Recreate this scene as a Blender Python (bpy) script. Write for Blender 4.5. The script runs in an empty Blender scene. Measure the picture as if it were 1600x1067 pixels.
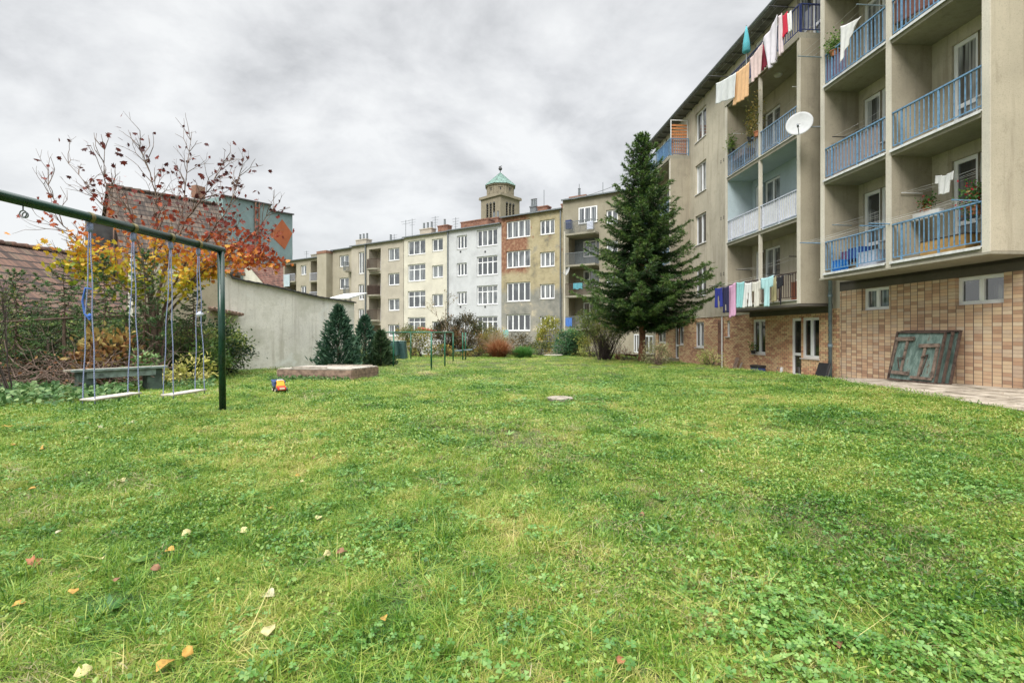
import bpy, math, random
import numpy as np
from mathutils import Vector, Matrix
R = math.radians
rs = np.random.RandomState(7)
random.seed(7)
SC = bpy.context.scene
COL = SC.collection
# ------------------------------------------------------------------ camera, sky, sun, exposure
EYE = 1.2; F = 752.0
cd = bpy.data.cameras.new('camera'); cam = bpy.data.objects.new('camera', cd); COL.objects.link(cam)
cd.sensor_width = 36; cd.lens = 36*F/1600; cd.clip_end = 2000; cd.clip_start = .05
cam.location = (0, 0, EYE); cam.rotation_euler = (R(90), 0, 0); cd.shift_y = -(533.5-520)/1600
SC.camera = cam
SUN_EL, SUN_AZ = 42, -154          # overcast: a very soft sun from behind the camera's left shoulder
sd = bpy.data.lights.new('sun', 'SUN'); sd.energy = 1.5; sd.angle = R(25); sd.color = (1, .965, .91)
so = bpy.data.objects.new('sun', sd); COL.objects.link(so)
_d = Vector((math.sin(R(SUN_AZ))*math.cos(R(SUN_EL)), math.cos(R(SUN_AZ))*math.cos(R(SUN_EL)), math.sin(R(SUN_EL))))
so.rotation_euler = _d.to_track_quat('Z', 'Y').to_euler()
W = bpy.data.worlds.new('World'); SC.world = W; W.use_nodes = True
def world():
    nt = W.node_tree; N = nt.nodes; N.clear(); L = nt.links.new
    out = N.new('ShaderNodeOutputWorld'); bg = N.new('ShaderNodeBackground')
    sky = N.new('ShaderNodeTexSky'); sky.sky_type = 'NISHITA'; sky.sun_disc = False
    sky.sun_elevation = R(SUN_EL); sky.sun_rotation = R(SUN_AZ)
    tc = N.new('ShaderNodeTexCoord'); sp = N.new('ShaderNodeSeparateXYZ'); L(tc.outputs['Generated'], sp.inputs[0])
    def M(op, a, b=None, c=None):
        n = N.new('ShaderNodeMath'); n.operation = op
        for i, v in enumerate((a, b, c)):
            if v is None: continue
            if isinstance(v, (int, float)): n.inputs[i].default_value = v
            else: L(v, n.inputs[i])
        return n.outputs[0]
    zc = M('MAXIMUM', sp.outputs[2], 0.0)
    den = M('ADD', zc, .32)
    u = M('DIVIDE', sp.outputs[0], den); v = M('DIVIDE', sp.outputs[1], den)
    cb = N.new('ShaderNodeCombineXYZ'); L(u, cb.inputs[0]); L(v, cb.inputs[1])
    def noise(scale, det, rough, dist, off):
        mp = N.new('ShaderNodeMapping'); L(cb.outputs[0], mp.inputs[0]); mp.inputs['Location'].default_value = off
        mp.inputs['Scale'].default_value = (1.0, 1.1, 1); mp.inputs['Rotation'].default_value = (0, 0, R(-22))
        n = N.new('ShaderNodeTexNoise'); n.inputs['Scale'].default_value = scale; n.inputs['Detail'].default_value = det
        n.inputs['Roughness'].default_value = rough; n.inputs['Distortion'].default_value = dist
        L(mp.outputs[0], n.inputs['Vector']); return n.outputs[0]
    n1 = noise(1.25, 8, .56, .35, (5.1, 2.2, 0)); n2 = noise(3.6, 7, .6, .3, (7.3, 2.2, 0))
    mix = M('ADD', M('MULTIPLY', n1, .72), M('MULTIPLY', n2, .28))
    cr = N.new('ShaderNodeValToRGB'); L(mix, cr.inputs[0])
    e = cr.color_ramp.elements
    e[0].position = .42; e[0].color = (.285, .290, .296, 1)
    e[1].position = .575; e[1].color = (.445, .450, .450, 1)
    x = e.new(.50); x.color = (.375, .380, .385, 1)
    # the lower sky is paler, and overcast skies grow brighter towards the zenith
    lo = N.new('ShaderNodeMapRange'); L(sp.outputs[2], lo.inputs[0])
    lo.inputs[1].default_value = 0; lo.inputs[2].default_value = .38; lo.inputs[3].default_value = .8; lo.inputs[4].default_value = 0
    m1 = N.new('ShaderNodeMix'); m1.data_type = 'RGBA'; L(lo.outputs[0], m1.inputs[0]); L(cr.outputs[0], m1.inputs[6])
    m1.inputs[7].default_value = (.415, .420, .420, 1)
    hi = N.new('ShaderNodeMapRange'); L(sp.outputs[2], hi.inputs[0])
    hi.inputs[1].default_value = .60; hi.inputs[2].default_value = 1; hi.inputs[3].default_value = 1; hi.inputs[4].default_value = 7.5
    sc = N.new('ShaderNodeVectorMath'); sc.operation = 'SCALE'; L(m1.outputs[2], sc.inputs[0]); L(hi.outputs[0], sc.inputs['Scale'])
    # thin share of the clear sky above the cloud
    s2 = N.new('ShaderNodeVectorMath'); s2.operation = 'SCALE'; L(sky.outputs[0], s2.inputs[0]); s2.inputs['Scale'].default_value = .006
    ad = N.new('ShaderNodeVectorMath'); ad.operation = 'ADD'; L(sc.outputs[0], ad.inputs[0]); L(s2.outputs[0], ad.inputs[1])
    L(ad.outputs[0], bg.inputs[0]); bg.inputs[1].default_value = 1.0
    L(bg.outputs[0], out.inputs[0])
world()
SC.view_settings.view_transform = 'Standard'; SC.view_settings.look = 'None'
SC.view_settings.exposure = 1.02; SC.view_settings.gamma = 1
SC.render.engine = 'CYCLES'
SC.cycles.max_bounces = 6; SC.cycles.transparent_max_bounces = 8
# ------------------------------------------------------------------ mesh helpers
class MB:
    def __init__(s): s.v = []; s.f = []
    def add(s, vs, fs):
        o = len(s.v); s.v.extend([tuple(p) for p in vs]); s.f.extend([tuple(i+o for i in f) for f in fs]); return s
    def box(s, x0, x1, y0, y1, z0, z1):
        if x0 > x1: x0, x1 = x1, x0
        if y0 > y1: y0, y1 = y1, y0
        if z0 > z1: z0, z1 = z1, z0
        return s.add([(x0,y0,z0),(x1,y0,z0),(x1,y1,z0),(x0,y1,z0),(x0,y0,z1),(x1,y0,z1),(x1,y1,z1),(x0,y1,z1)],
              [(0,3,2,1),(4,5,6,7),(0,1,5,4),(1,2,6,5),(2,3,7,6),(3,0,4,7)])
    def obox(s, c, ax, ay, az):      # centre and three half-axis vectors
        c, ax, ay, az = map(Vector, (c, ax, ay, az)); P = []
        for k in (-1, 1):
            for i, j in ((-1,-1),(1,-1),(1,1),(-1,1)): P.append(c+ax*i+ay*j+az*k)
        return s.add(P, [(0,3,2,1),(4,5,6,7),(0,1,5,4),(1,2,6,5),(2,3,7,6),(3,0,4,7)])
    def beam(s, p0, p1, w, h, up=(0,0,1)):
        p0, p1 = Vector(p0), Vector(p1); d = p1-p0; a = d.normalized(); si = a.cross(Vector(up))
        if si.length < 1e-4: si = a.cross(Vector((1,0,0)))
        si.normalize(); u = si.cross(a)
        return s.obox((p0+p1)/2, d/2, si*w/2, u*h/2)
    def tube(s, pts, r, n=8, cap=True):
        pts = [Vector(p) for p in pts]; m = len(pts)
        if not hasattr(r, '__len__'): r = [r]*m
        o = len(s.v); prev = None
        for i, p in enumerate(pts):
            t = (pts[min(i+1, m-1)]-pts[max(i-1, 0)])
            t = t.normalized() if t.length > 0 else Vector((0,0,1))
            if prev is None: a = t.cross(Vector((0,0,1)) if abs(t.z) < .9 else Vector((1,0,0)))
            else: a = prev - t*prev.dot(t)
            a.normalize(); prev = a; b = t.cross(a)
            for k in range(n):
                q = 2*math.pi*k/n; s.v.append(tuple(p+(a*math.cos(q)+b*math.sin(q))*r[i]))
        for i in range(m-1):
            for k in range(n):
                k2 = (k+1) % n; s.f.append((o+i*n+k, o+i*n+k2, o+(i+1)*n+k2, o+(i+1)*n+k))
        if cap: s.f.append(tuple(o+k for k in range(n))[::-1]); s.f.append(tuple(o+(m-1)*n+k for k in range(n)))
        return s
    def lathe(s, c, prof, n=16):     # prof: (radius, z)
        o = len(s.v); c = Vector(c)
        for r, z in prof:
            for k in range(n):
                q = 2*math.pi*k/n; s.v.append((c.x+r*math.cos(q), c.y+r*math.sin(q), c.z+z))
        for i in range(len(prof)-1):
            for k in range(n):
                k2 = (k+1) % n; s.f.append((o+i*n+k, o+i*n+k2, o+(i+1)*n+k2, o+(i+1)*n+k))
        s.f.append(tuple(o+k for k in range(n))[::-1]); s.f.append(tuple(o+(len(prof)-1)*n+k for k in range(n)))
        return s
    def prism(s, poly, vec):         # polygon of 3-D points swept by vec
        n = len(poly); v = Vector(vec); P = [Vector(p) for p in poly]; P += [p+v for p in P]
        return s.add(P, [tuple(range(n))[::-1], tuple(range(n, 2*n))]+[(i, (i+1) % n, n+(i+1) % n, n+i) for i in range(n)])
    def quad(s, *p): return s.add(p, [tuple(range(len(p)))])
    def build(s, name, mat, parent=None, smooth=False, base=None, ang=0, bevel=0):
        if parent is not None: base = BASE[root_of(parent).name]
        b = Vector(base) if base is not None else Vector((0,0,0))
        me = bpy.data.meshes.new(name)
        me.from_pydata([tuple(Vector(p)-b) for p in s.v], [], s.f); me.materials.append(mat); me.update()
        if smooth:
            me.polygons.foreach_set('use_smooth', [True]*len(me.polygons))
        o = bpy.data.objects.new(name, me); COL.objects.link(o)
        if bevel:
            m = o.modifiers.new('bevel', 'BEVEL'); m.width = bevel; m.segments = 2; m.limit_method = 'ANGLE'
        if parent is not None: o.parent = parent
        else:
            place(o, b, ang)
        return o
BASE = {}
def off(ang): return .64 if ang == A1 else 0.0
def root_of(o):
    while o.parent is not None: o = o.parent
    return o
def place(o, base, ang):
    a = R(ang); b = Vector(base); b0 = b.copy(); b.y -= off(ang)
    o.location = (b.x*math.cos(a)-b.y*math.sin(a), b.x*math.sin(a)+b.y*math.cos(a), b.z); o.rotation_euler = (0, 0, a)
    BASE[o.name] = b0
def tag(o, label, cat, group=None, kind=None):
    if label: o['label'] = label
    if cat: o['category'] = cat
    if group: o['group'] = group
    if kind: o['kind'] = kind
    return o
def thing(name, label, cat, base=(0,0,0), ang=0, group=None):
    o = bpy.data.objects.new(name, None); COL.objects.link(o); o.empty_display_size = .2
    place(o, base, ang); return tag(o, label, cat, group)
def copy_tree(o, parent=None):
    c = o.copy(); COL.objects.link(c)
    if parent is not None: c.parent = parent
    else: BASE[c.name] = BASE[o.name].copy()
    for ch in list(o.children): copy_tree(ch, c)
    return c
def np_mesh(name, V, faces, mat, parent=None, base=None, ang=0, tint=None, smooth=False):
    """V (n,k,3) copies of one template; faces: index tuples of the template; tint: (n,) per copy."""
    n, k, _ = V.shape
    if parent is not None: base = BASE[root_of(parent).name]
    b = np.array(base if base is not None else (0,0,0), float)
    co = (V.reshape(-1, 3)-b).astype(np.float32)
    lt = np.array([len(f) for f in faces], np.int32); li = np.concatenate([np.array(f, np.int32) for f in faces])
    loops = (li[None, :]+(np.arange(n, dtype=np.int32)*k)[:, None]).reshape(-1)
    tot = np.tile(lt, n); start = np.concatenate([[0], np.cumsum(tot)[:-1]]).astype(np.int32)
    me = bpy.data.meshes.new(name); me.vertices.add(len(co)); me.vertices.foreach_set('co', co.reshape(-1))
    me.loops.add(len(loops)); me.loops.foreach_set('vertex_index', loops)
    me.polygons.add(len(tot)); me.polygons.foreach_set('loop_start', start); me.polygons.foreach_set('loop_total', tot)
    if smooth: me.polygons.foreach_set('use_smooth', np.ones(len(tot), bool))
    me.update(calc_edges=True)
    if tint is not None:
        at = me.attributes.new('tint', 'FLOAT', 'FACE'); at.data.foreach_set('value', np.repeat(tint, len(faces)).astype(np.float32))
    me.materials.append(mat)
    o = bpy.data.objects.new(name, me); COL.objects.link(o)
    if parent is not None: o.parent = parent
    else: place(o, b, ang)
    return o
def unit(a): return a/np.maximum(np.linalg.norm(a, axis=-1, keepdims=True), 1e-9)
def rdir(n, up=0.0, r=rs):
    d = r.normal(size=(n, 3)); d[:, 2] += up; return unit(d)
LEAF_T = np.array([(0,0,0),(.42,.35,.05),(.36,.7,.04),(0,1,-.08),(-.36,.7,.04),(-.42,.35,.05)], float); LEAF_F = [(0,1,2,3),(0,3,4,5)]
MAPLE_T = np.array([(0,0,0),(.3,.1,.02),(.62,.18,.06),(.42,.42,.03),(.55,.72,.05),(.2,.66,0),(0,1.05,-.05),(-.2,.66,0),(-.55,.72,.05),(-.42,.42,.03),(-.62,.18,.06),(-.3,.1,.02)], float)
MAPLE_F = [(0,1,2,3),(0,3,4,5),(0,5,6,7),(0,7,8,9),(0,9,10,11)]
SPRAY_T = np.array([(-.12,0,0),(.12,0,0),(.34,.45,.04),(0,1,0),(-.34,.45,.04)], float); SPRAY_F = [(0,1,2,3,4)]
NEED_T = np.array([(-.5,0,0),(.5,0,0),(0,1,0)], float); NEED_F = [(0,1,2)]
def cards(P, D, T, Ls, Ws, r=rs, N=None):
    n = len(P); D = unit(D)
    if N is None: N = rdir(n, .8, r)
    S = unit(np.cross(D, N)); N = np.cross(S, D)
    return (P[:, None, :]+S[:, None, :]*(T[None, :, 0, None]*Ws[:, None, None])+D[:, None, :]*(T[None, :, 1, None]*Ls[:, None, None])
            + N[:, None, :]*(T[None, :, 2, None]*Ls[:, None, None]))
# ------------------------------------------------------------------ pixel measurements of the photograph -> points of the place
def ray(x, y, ang=0):
    dx, dy, dz = (x-800)/F, 1.0, (520-y)/F; a = R(-ang)
    return dx*math.cos(a)-dy*math.sin(a), dx*math.sin(a)+dy*math.cos(a), dz
def hit(ang, x, y, axis, val):
    d = ray(x, y, ang); t = val/d[axis]; return (d[0]*t, d[1]*t+off(ang), EYE+d[2]*t)
def at(x, y, Z): return ((x-800)/F*Z, Z, EYE+(520-y)/F*Z)
A1, A2 = 3.42, -32.2
FR, WL, FY = 10.2, 11.3, 39.34
def smooth01(t): t = np.clip(t, 0, 1); return t*t*(3-2*t)
def ground(x, y):
    a = R(-A1); v = x*math.cos(a)-y*math.sin(a); u = x*math.sin(a)+y*math.cos(a)+.64
    z = -.0125*np.maximum(0, u-10)
    z = np.maximum(z, -.5)
    d = np.interp(u, [10.5, 14, 18, 26, 40], [0, -.10, -.36, -.45, -.4])
    z = z + d*smooth01((v-8.8)/1.2)
    z = z + .022*np.sin(x*1.3+y*.7)*np.sin(y*.9-x*.4)*np.exp(-((v-9.5)/1.2)**2*0)*smooth01((9.0-v)/2)
    return z
def g(x, y): return float(ground(np.array(float(x)), np.array(float(y))))
def gl(ang, x, y):
    a = R(ang); y -= off(ang); return g(x*math.cos(a)-y*math.sin(a), x*math.sin(a)+y*math.cos(a))
# ------------------------------------------------------------------ materials
def nodes(name):
    m = bpy.data.materials.new(name); m.use_nodes = True; nt = m.node_tree
    b = nt.nodes['Principled BSDF']; return m, nt, b
def c4(c): return (c[0], c[1], c[2], 1)
def noise_n(nt, vec, scale, det=4, rough=.55, dist=0):
    n = nt.nodes.new('ShaderNodeTexNoise'); n.inputs['Scale'].default_value = scale; n.inputs['Detail'].default_value = det
    n.inputs['Roughness'].default_value = rough; n.inputs['Distortion'].default_value = dist
    if vec is not None: nt.links.new(vec, n.inputs['Vector'])
    return n.outputs[0]
def ramp_n(nt, fac, stops):
    n = nt.nodes.new('ShaderNodeValToRGB'); nt.links.new(fac, n.inputs[0]); e = n.color_ramp.elements
    e[0].position = stops[0][0]; e[0].color = c4(stops[0][1]); e[1].position = stops[-1][0]; e[1].color = c4(stops[-1][1])
    for p, c in stops[1:-1]: x = e.new(p); x.color = c4(c)
    return n.outputs[0]
def mix_n(nt, fac, a, b, mode='MIX'):
    n = nt.nodes.new('ShaderNodeMix'); n.data_type = 'RGBA'; n.blend_type = mode
    for i, v in ((0, fac), (6, a), (7, b)):
        if isinstance(v, (int, float)): n.inputs[i].default_value = v
        elif isinstance(v, tuple): n.inputs[i].default_value = c4(v)
        else: nt.links.new(v, n.inputs[i])
    return n.outputs[2]
def map_n(nt, src, scale=(1,1,1), loc=(0,0,0), rot=(0,0,0)):
    m = nt.nodes.new('ShaderNodeMapping'); nt.links.new(src, m.inputs[0]); m.inputs['Scale'].default_value = scale
    m.inputs['Location'].default_value = loc; m.inputs['Rotation'].default_value = rot; return m.outputs[0]
def coord(nt, k='Object'):
    return nt.nodes.new('ShaderNodeTexCoord').outputs[k]
def wpos(nt): return nt.nodes.new('ShaderNodeNewGeometry').outputs['Position']
def bump(nt, b, h, strength=.3, dist=.02):
    n = nt.nodes.new('ShaderNodeBump'); n.inputs['Strength'].default_value = strength; n.inputs['Distance'].default_value = dist
    nt.links.new(h, n.inputs['Height']); nt.links.new(n.outputs[0], b.inputs['Normal'])
def plain(name, col, rough=.6, metal=0, var=.12, scale=6, bmp=0):
    m, nt, b = nodes(name); v = wpos(nt); n = noise_n(nt, v, scale, 5)
    lo = tuple(max(0, c*(1-var*1.6)) for c in col); hi = tuple(min(1, c*(1+var)) for c in col)
    nt.links.new(ramp_n(nt, n, [(.3, lo), (.5, col), (.7, hi)]), b.inputs['Base Color'])
    b.inputs['Roughness'].default_value = rough; b.inputs['Metallic'].default_value = metal
    if bmp: bump(nt, b, noise_n(nt, v, scale*9, 3), bmp, .01)
    return m
def plaster(name, col, dirt, grain=1.0, streak=.5, patches=None, pfac=.55):
    m, nt, b = nodes(name); v = wpos(nt)
    big = noise_n(nt, v, .9, 6, .6)
    c = mix_n(nt, ramp_fac(nt, big, .38, .68), col, tuple(x*.80 for x in col))
    st = noise_n(nt, map_n(nt, v, (5, 5, .35)), 1.0, 5, .6)
    c = mix_n(nt, mul(nt, ramp_fac(nt, st, .52, .8), streak), c, dirt)
    sp = noise_n(nt, v, 38*grain, 3, .6)
    c = mix_n(nt, mul(nt, ramp_fac(nt, sp, .54, .68), .45), c, tuple(x*.5 for x in col))
    md = noise_n(nt, map_n(nt, v, (1, 1, .8), (7, 2, 5)), 2.6, 7, .7); c = mix_n(nt, mul(nt, ramp_fac(nt, md, .55, .72), .4*min(1, streak*2)), c, dirt)
    if patches:
        for (sc, lo, hi, pc, off) in patches:
            pn = noise_n(nt, map_n(nt, v, (1, 1, 1.2), off), sc, 8, .66)
            c = mix_n(nt, ramp_fac(nt, pn, lo, hi), c, pc)
    nt.links.new(c, b.inputs['Base Color']); b.inputs['Roughness'].default_value = .92
    bump(nt, b, sp, .45, .012); return m
def ramp_fac(nt, f, a, b_, lo=0, hi=1):
    n = nt.nodes.new('ShaderNodeMapRange'); nt.links.new(f, n.inputs[0])
    for i, v in ((1, a), (2, b_), (3, lo), (4, hi)): n.inputs[i].default_value = v
    return n.outputs[0]
def mth(nt, op, a, b=0.0):
    n = nt.nodes.new('ShaderNodeMath'); n.operation = op
    for i, v in ((0, a), (1, b)):
        if isinstance(v, (int, float)): n.inputs[i].default_value = v
        else: nt.links.new(v, n.inputs[i])
    return n.outputs[0]
def mul(nt, a, b): return mth(nt, 'MULTIPLY', a, b)
def leafmat(name, stops, trans=.3, rough=.55, attr='tint', wscale=None):
    m, nt, b = nodes(name)
    a = nt.nodes.new('ShaderNodeAttribute'); a.attribute_name = attr
    col = ramp_n(nt, a.outputs['Fac'], stops)
    nt.links.new(col, b.inputs['Base Color']); b.inputs['Roughness'].default_value = rough
    b.inputs['Specular IOR Level'].default_value = .3
    t = nt.nodes.new('ShaderNodeBsdfTranslucent'); nt.links.new(col, t.inputs[0])
    mx = nt.nodes.new('ShaderNodeMixShader'); mx.inputs[0].default_value = trans
    nt.links.new(b.outputs[0], mx.inputs[1]); nt.links.new(t.outputs[0], mx.inputs[2])
    nt.links.new(mx.outputs[0], nt.nodes['Material Output'].inputs[0]); return m
def brickmat(name, w, h, cols, mortar, off=0.0, msize=.009):
    m, nt, b = nodes(name); o = coord(nt); s = nt.nodes.new('ShaderNodeSeparateXYZ'); nt.links.new(o, s.inputs[0])
    al = mth(nt, 'ADD', s.outputs[0], s.outputs[1])
    fx = mth(nt, 'DIVIDE', al, w); fz = mth(nt, 'DIVIDE', s.outputs[2], h)
    if off: fx = mth(nt, 'ADD', fx, mul(nt, mth(nt, 'FLOOR', mth(nt, 'MODULO', mth(nt, 'ADD', fz, 1000.), 2.)), off))
    ix, iz = mth(nt, 'FLOOR', fx), mth(nt, 'FLOOR', fz)
    cb = nt.nodes.new('ShaderNodeCombineXYZ'); nt.links.new(ix, cb.inputs[0]); nt.links.new(iz, cb.inputs[1])
    wn = nt.nodes.new('ShaderNodeTexWhiteNoise'); nt.links.new(cb.outputs[0], wn.inputs['Vector'])
    big = noise_n(nt, o, .55, 5, .6)
    t = mth(nt, 'ADD', mul(nt, wn.outputs['Value'], .52), mul(nt, big, .48))
    fine = noise_n(nt, map_n(nt, o, (3, 3, 12)), 3, 5, .65)
    t = mth(nt, 'ADD', mul(nt, t, .85), mul(nt, fine, .15))
    col = ramp_n(nt, t, cols)
    fracx = mth(nt, 'ABSOLUTE', mth(nt, 'SUBTRACT', mth(nt, 'FRACT', fx), .5)); fracz = mth(nt, 'ABSOLUTE', mth(nt, 'SUBTRACT', mth(nt, 'FRACT', fz), .5))
    jx = mth(nt, 'GREATER_THAN', fracx, .5-msize/w); jz = mul(nt, mth(nt, 'GREATER_THAN', fracz, .5-msize/h*.5), .62)
    j = mth(nt, 'MAXIMUM', jx, jz)
    col = mix_n(nt, j, col, mortar)
    nt.links.new(col, b.inputs['Base Color']); b.inputs['Roughness'].default_value = .75
    bump(nt, b, mth(nt, 'SUBTRACT', mul(nt, fine, .2), j), .5, .006); return m
M = {}
M['plaster'] = plaster('olive_roughcast', (.50, .455, .355), (.20, .165, .115), 1.0, .75)
M['plaster_shaded'] = plaster('loggia_roughcast_shaded', (.37, .33, .25), (.15, .13, .10), 1.1, .5)  # roughcast colour darkened to paint in the shade of the loggias
M['edge'] = plaster('pale_edge_render', (.60, .56, .47), (.3, .27, .2), 1, .2)
M['concrete'] = plaster('weathered_concrete', (.32, .30, .235), (.14, .125, .1), .8, .5)
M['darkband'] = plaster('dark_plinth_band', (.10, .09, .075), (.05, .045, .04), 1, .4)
M['bluewall'] = plaster('pale_blue_paint', (.44, .53, .57), (.38, .45, .5), 1, .2)
M['tile'] = brickmat('stacked_brick_tiles', .205, .084, [(.22, (.24, .145, .095)), (.36, (.43, .265, .17)), (.46, (.54, .36, .23)), (.56, (.60, .45, .29)), (.66, (.46, .335, .245)), (.8, (.64, .52, .36))], (.10, .075, .06))
M['tile_far'] = brickmat('warm_brick_tiles', .24, .075, [(.18, (.26, .12, .08)), (.36, (.52, .27, .16)), (.5, (.62, .38, .22)), (.66, (.68, .50, .28)), (.86, (.50, .30, .20))], (.11, .08, .06), .5)
M['blue'] = plain('blue_railing_paint', (.125, .25, .39), .45, .0, .25, 14)
M['steelblue'] = plain('grey_blue_railing_paint', (.17, .27, .40), .45, .0, .25, 14)
M['navy'] = plain('navy_railing_paint', (.025, .04, .13), .45, .0, .2, 14)
M['brownrail'] = plain('dark_brown_railing_paint', (.06, .035, .028), .5, .0, .2, 14)
M['whiterail'] = plain('grey_white_railing_paint', (.50, .53, .62), .5, .0, .15, 14)
M['upvc'] = plain('white_window_frame', (.78, .79, .80), .35, 0, .05, 3)
M['tin'] = plain('pale_tin_flashing', (.66, .67, .66), .5, .2, .15, 8)
M['zinc'] = plain('grey_zinc', (.17, .19, .20), .5, .4, .2, 8)
M['greyblue_pipe'] = plain('blue_grey_painted_pipe', (.16, .22, .25), .45, 0, .2, 7)
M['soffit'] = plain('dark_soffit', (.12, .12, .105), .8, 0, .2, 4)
M['wood'] = plain('weathered_wood', (.27, .235, .19), .85, 0, .3, 9, .3)
M['woodred'] = plain('old_reddish_plank', (.235, .16, .12), .85, 0, .35, 9, .3)
M['orangewood'] = plain('orange_varnished_wood', (.42, .16, .05), .6, 0, .2, 9)
M['white'] = plain('white_paint', (.62, .62, .61), .5, 0, .08, 4)
M['black'] = plain('black_plastic', (.02, .02, .022), .45, 0, .2, 9)
M['green'] = plain('dark_green_gloss_paint', (.004, .030, .018), .25, 0, .3, 5)
M['framegreen'] = plain('bright_green_paint', (.01, .11, .06), .4, 0, .25, 5)
M['binG'] = plain('dark_green_plastic', (.05, .12, .115), .5, 0, .15, 5)
M['brass'] = plain('tarnished_brass', (.20, .165, .075), .45, .5, .3, 20)
M['rust'] = plain('rusty_steel', (.08, .052, .04), .8, .2, .45, 12, .3)
M['bark'] = plain('brown_bark', (.13, .09, .065), .95, 0, .35, 15, .5)
M['redbark'] = plain('reddish_spruce_bark', (.17, .075, .045), .95, 0, .4, 12, .6)
M['twig'] = plain('grey_brown_twigs', (.16, .11, .085), .9, 0, .4, 12)
M['twigd'] = plain('dark_twigs', (.055, .04, .035), .9, 0, .4, 12)
M['redbrick'] = brickmat('old_red_chimney_brick', .25, .08, [(.2, (.10, .04, .03)), (.45, (.22, .085, .05)), (.65, (.27, .13, .08)), (.85, (.2, .14, .10))], (.2, .17, .13), .5, .014)
M['terracotta'] = plain('terracotta', (.42, .16, .08), .8, 0, .2, 10)
M['roofdark'] = plain('dark_roofing_felt', (.06, .06, .06), .8, 0, .3, 4)
M['bluebucket'] = plain('bright_blue_plastic', (.01, .16, .55), .4, 0, .1, 3)
def lattice():
    return M['orangewood']
def glass(name, dark, light, rough=.05):
    m, nt, b = nodes(name); v = coord(nt)
    oi = nt.nodes.new('ShaderNodeObjectInfo')
    mp = nt.nodes.new('ShaderNodeVectorMath'); mp.operation = 'MULTIPLY_ADD'; nt.links.new(v, mp.inputs[0]); mp.inputs[1].default_value = (9, 9, .25)
    cbn = nt.nodes.new('ShaderNodeCombineXYZ'); nt.links.new(mul(nt, oi.outputs['Random'], 50.0), cbn.inputs[0]); nt.links.new(cbn.outputs[0], mp.inputs[2])
    n = noise_n(nt, mp.outputs[0], 1.3, 3, .5)
    mp2 = nt.nodes.new('ShaderNodeVectorMath'); mp2.operation = 'ADD'; nt.links.new(v, mp2.inputs[0]); nt.links.new(cbn.outputs[0], mp2.inputs[1])
    n2 = noise_n(nt, mp2.outputs[0], .9, 2, .5)
    f = mul(nt, ramp_fac(nt, n, .4, .62), ramp_fac(nt, mth(nt, 'ADD', n2, mul(nt, mth(nt, 'SUBTRACT', oi.outputs['Random'], .5), .55)), .38, .56))  # pale folds: curtains, spread wider to imitate sky mirrored in the glass
    nt.links.new(mix_n(nt, f, dark, light), b.inputs['Base Color']); b.inputs['Roughness'].default_value = rough
    b.inputs['IOR'].default_value = 2.0; b.inputs['Specular IOR Level'].default_value = .6; return m
M['glass'] = glass('window_glass_curtains_and_reflection', (.03, .036, .042), (.42, .44, .45))  # light tone is curtain plus painted sky reflection
M['glass2'] = glass('far_window_glass', (.035, .042, .05), (.26, .28, .29), .08)
M['glassdark'] = glass('dark_window_glass', (.012, .013, .014), (.07, .07, .065))
def rooftile(name, cols, w=.22, h=.3, axis=0):
    m, nt, b = nodes(name); o = coord(nt); s = nt.nodes.new('ShaderNodeSeparateXYZ'); nt.links.new(o, s.inputs[0])
    fx = mth(nt, 'DIVIDE', s.outputs[axis], w); fz = mth(nt, 'DIVIDE', s.outputs[2], h)
    cb = nt.nodes.new('ShaderNodeCombineXYZ'); nt.links.new(mth(nt, 'FLOOR', fx), cb.inputs[0]); nt.links.new(mth(nt, 'FLOOR', fz), cb.inputs[1])
    wn = nt.nodes.new('ShaderNodeTexWhiteNoise'); nt.links.new(cb.outputs[0], wn.inputs['Vector'])
    big = noise_n(nt, o, .8, 6, .65)
    t = mth(nt, 'ADD', mul(nt, wn.outputs['Value'], .5), mul(nt, big, .5))
    col = ramp_n(nt, t, cols); b.inputs['Roughness'].default_value = .9
    rx = mth(nt, 'SINE', mul(nt, fx, 6.2832)); rz = mth(nt, 'FRACT', fz)
    edge = mth(nt, 'LESS_THAN', rz, .2)
    nt.links.new(mix_n(nt, mul(nt, edge, .95), col, tuple(x*.22 for x in cols[0][1])), b.inputs['Base Color'])
    bump(nt, b, mth(nt, 'SUBTRACT', mul(nt, rx, .5), mul(nt, rz, -.6)), 1.0, .04); return m
M['roof_brown'] = rooftile('weathered_brown_roof_tiles', [(.2, (.04, .03, .024)), (.45, (.085, .062, .048)), (.6, (.125, .088, .066)), (.8, (.095, .085, .065))])
M['roof_red'] = rooftile('red_roof_tiles', [(.2, (.06, .028, .02)), (.5, (.15, .062, .042)), (.8, (.18, .10, .07))])
M['roof_low'] = rooftile('reddish_brown_roof_tiles', [(.2, (.04, .024, .018)), (.45, (.10, .056, .04)), (.6, (.15, .08, .055)), (.8, (.10, .08, .055))])
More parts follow.
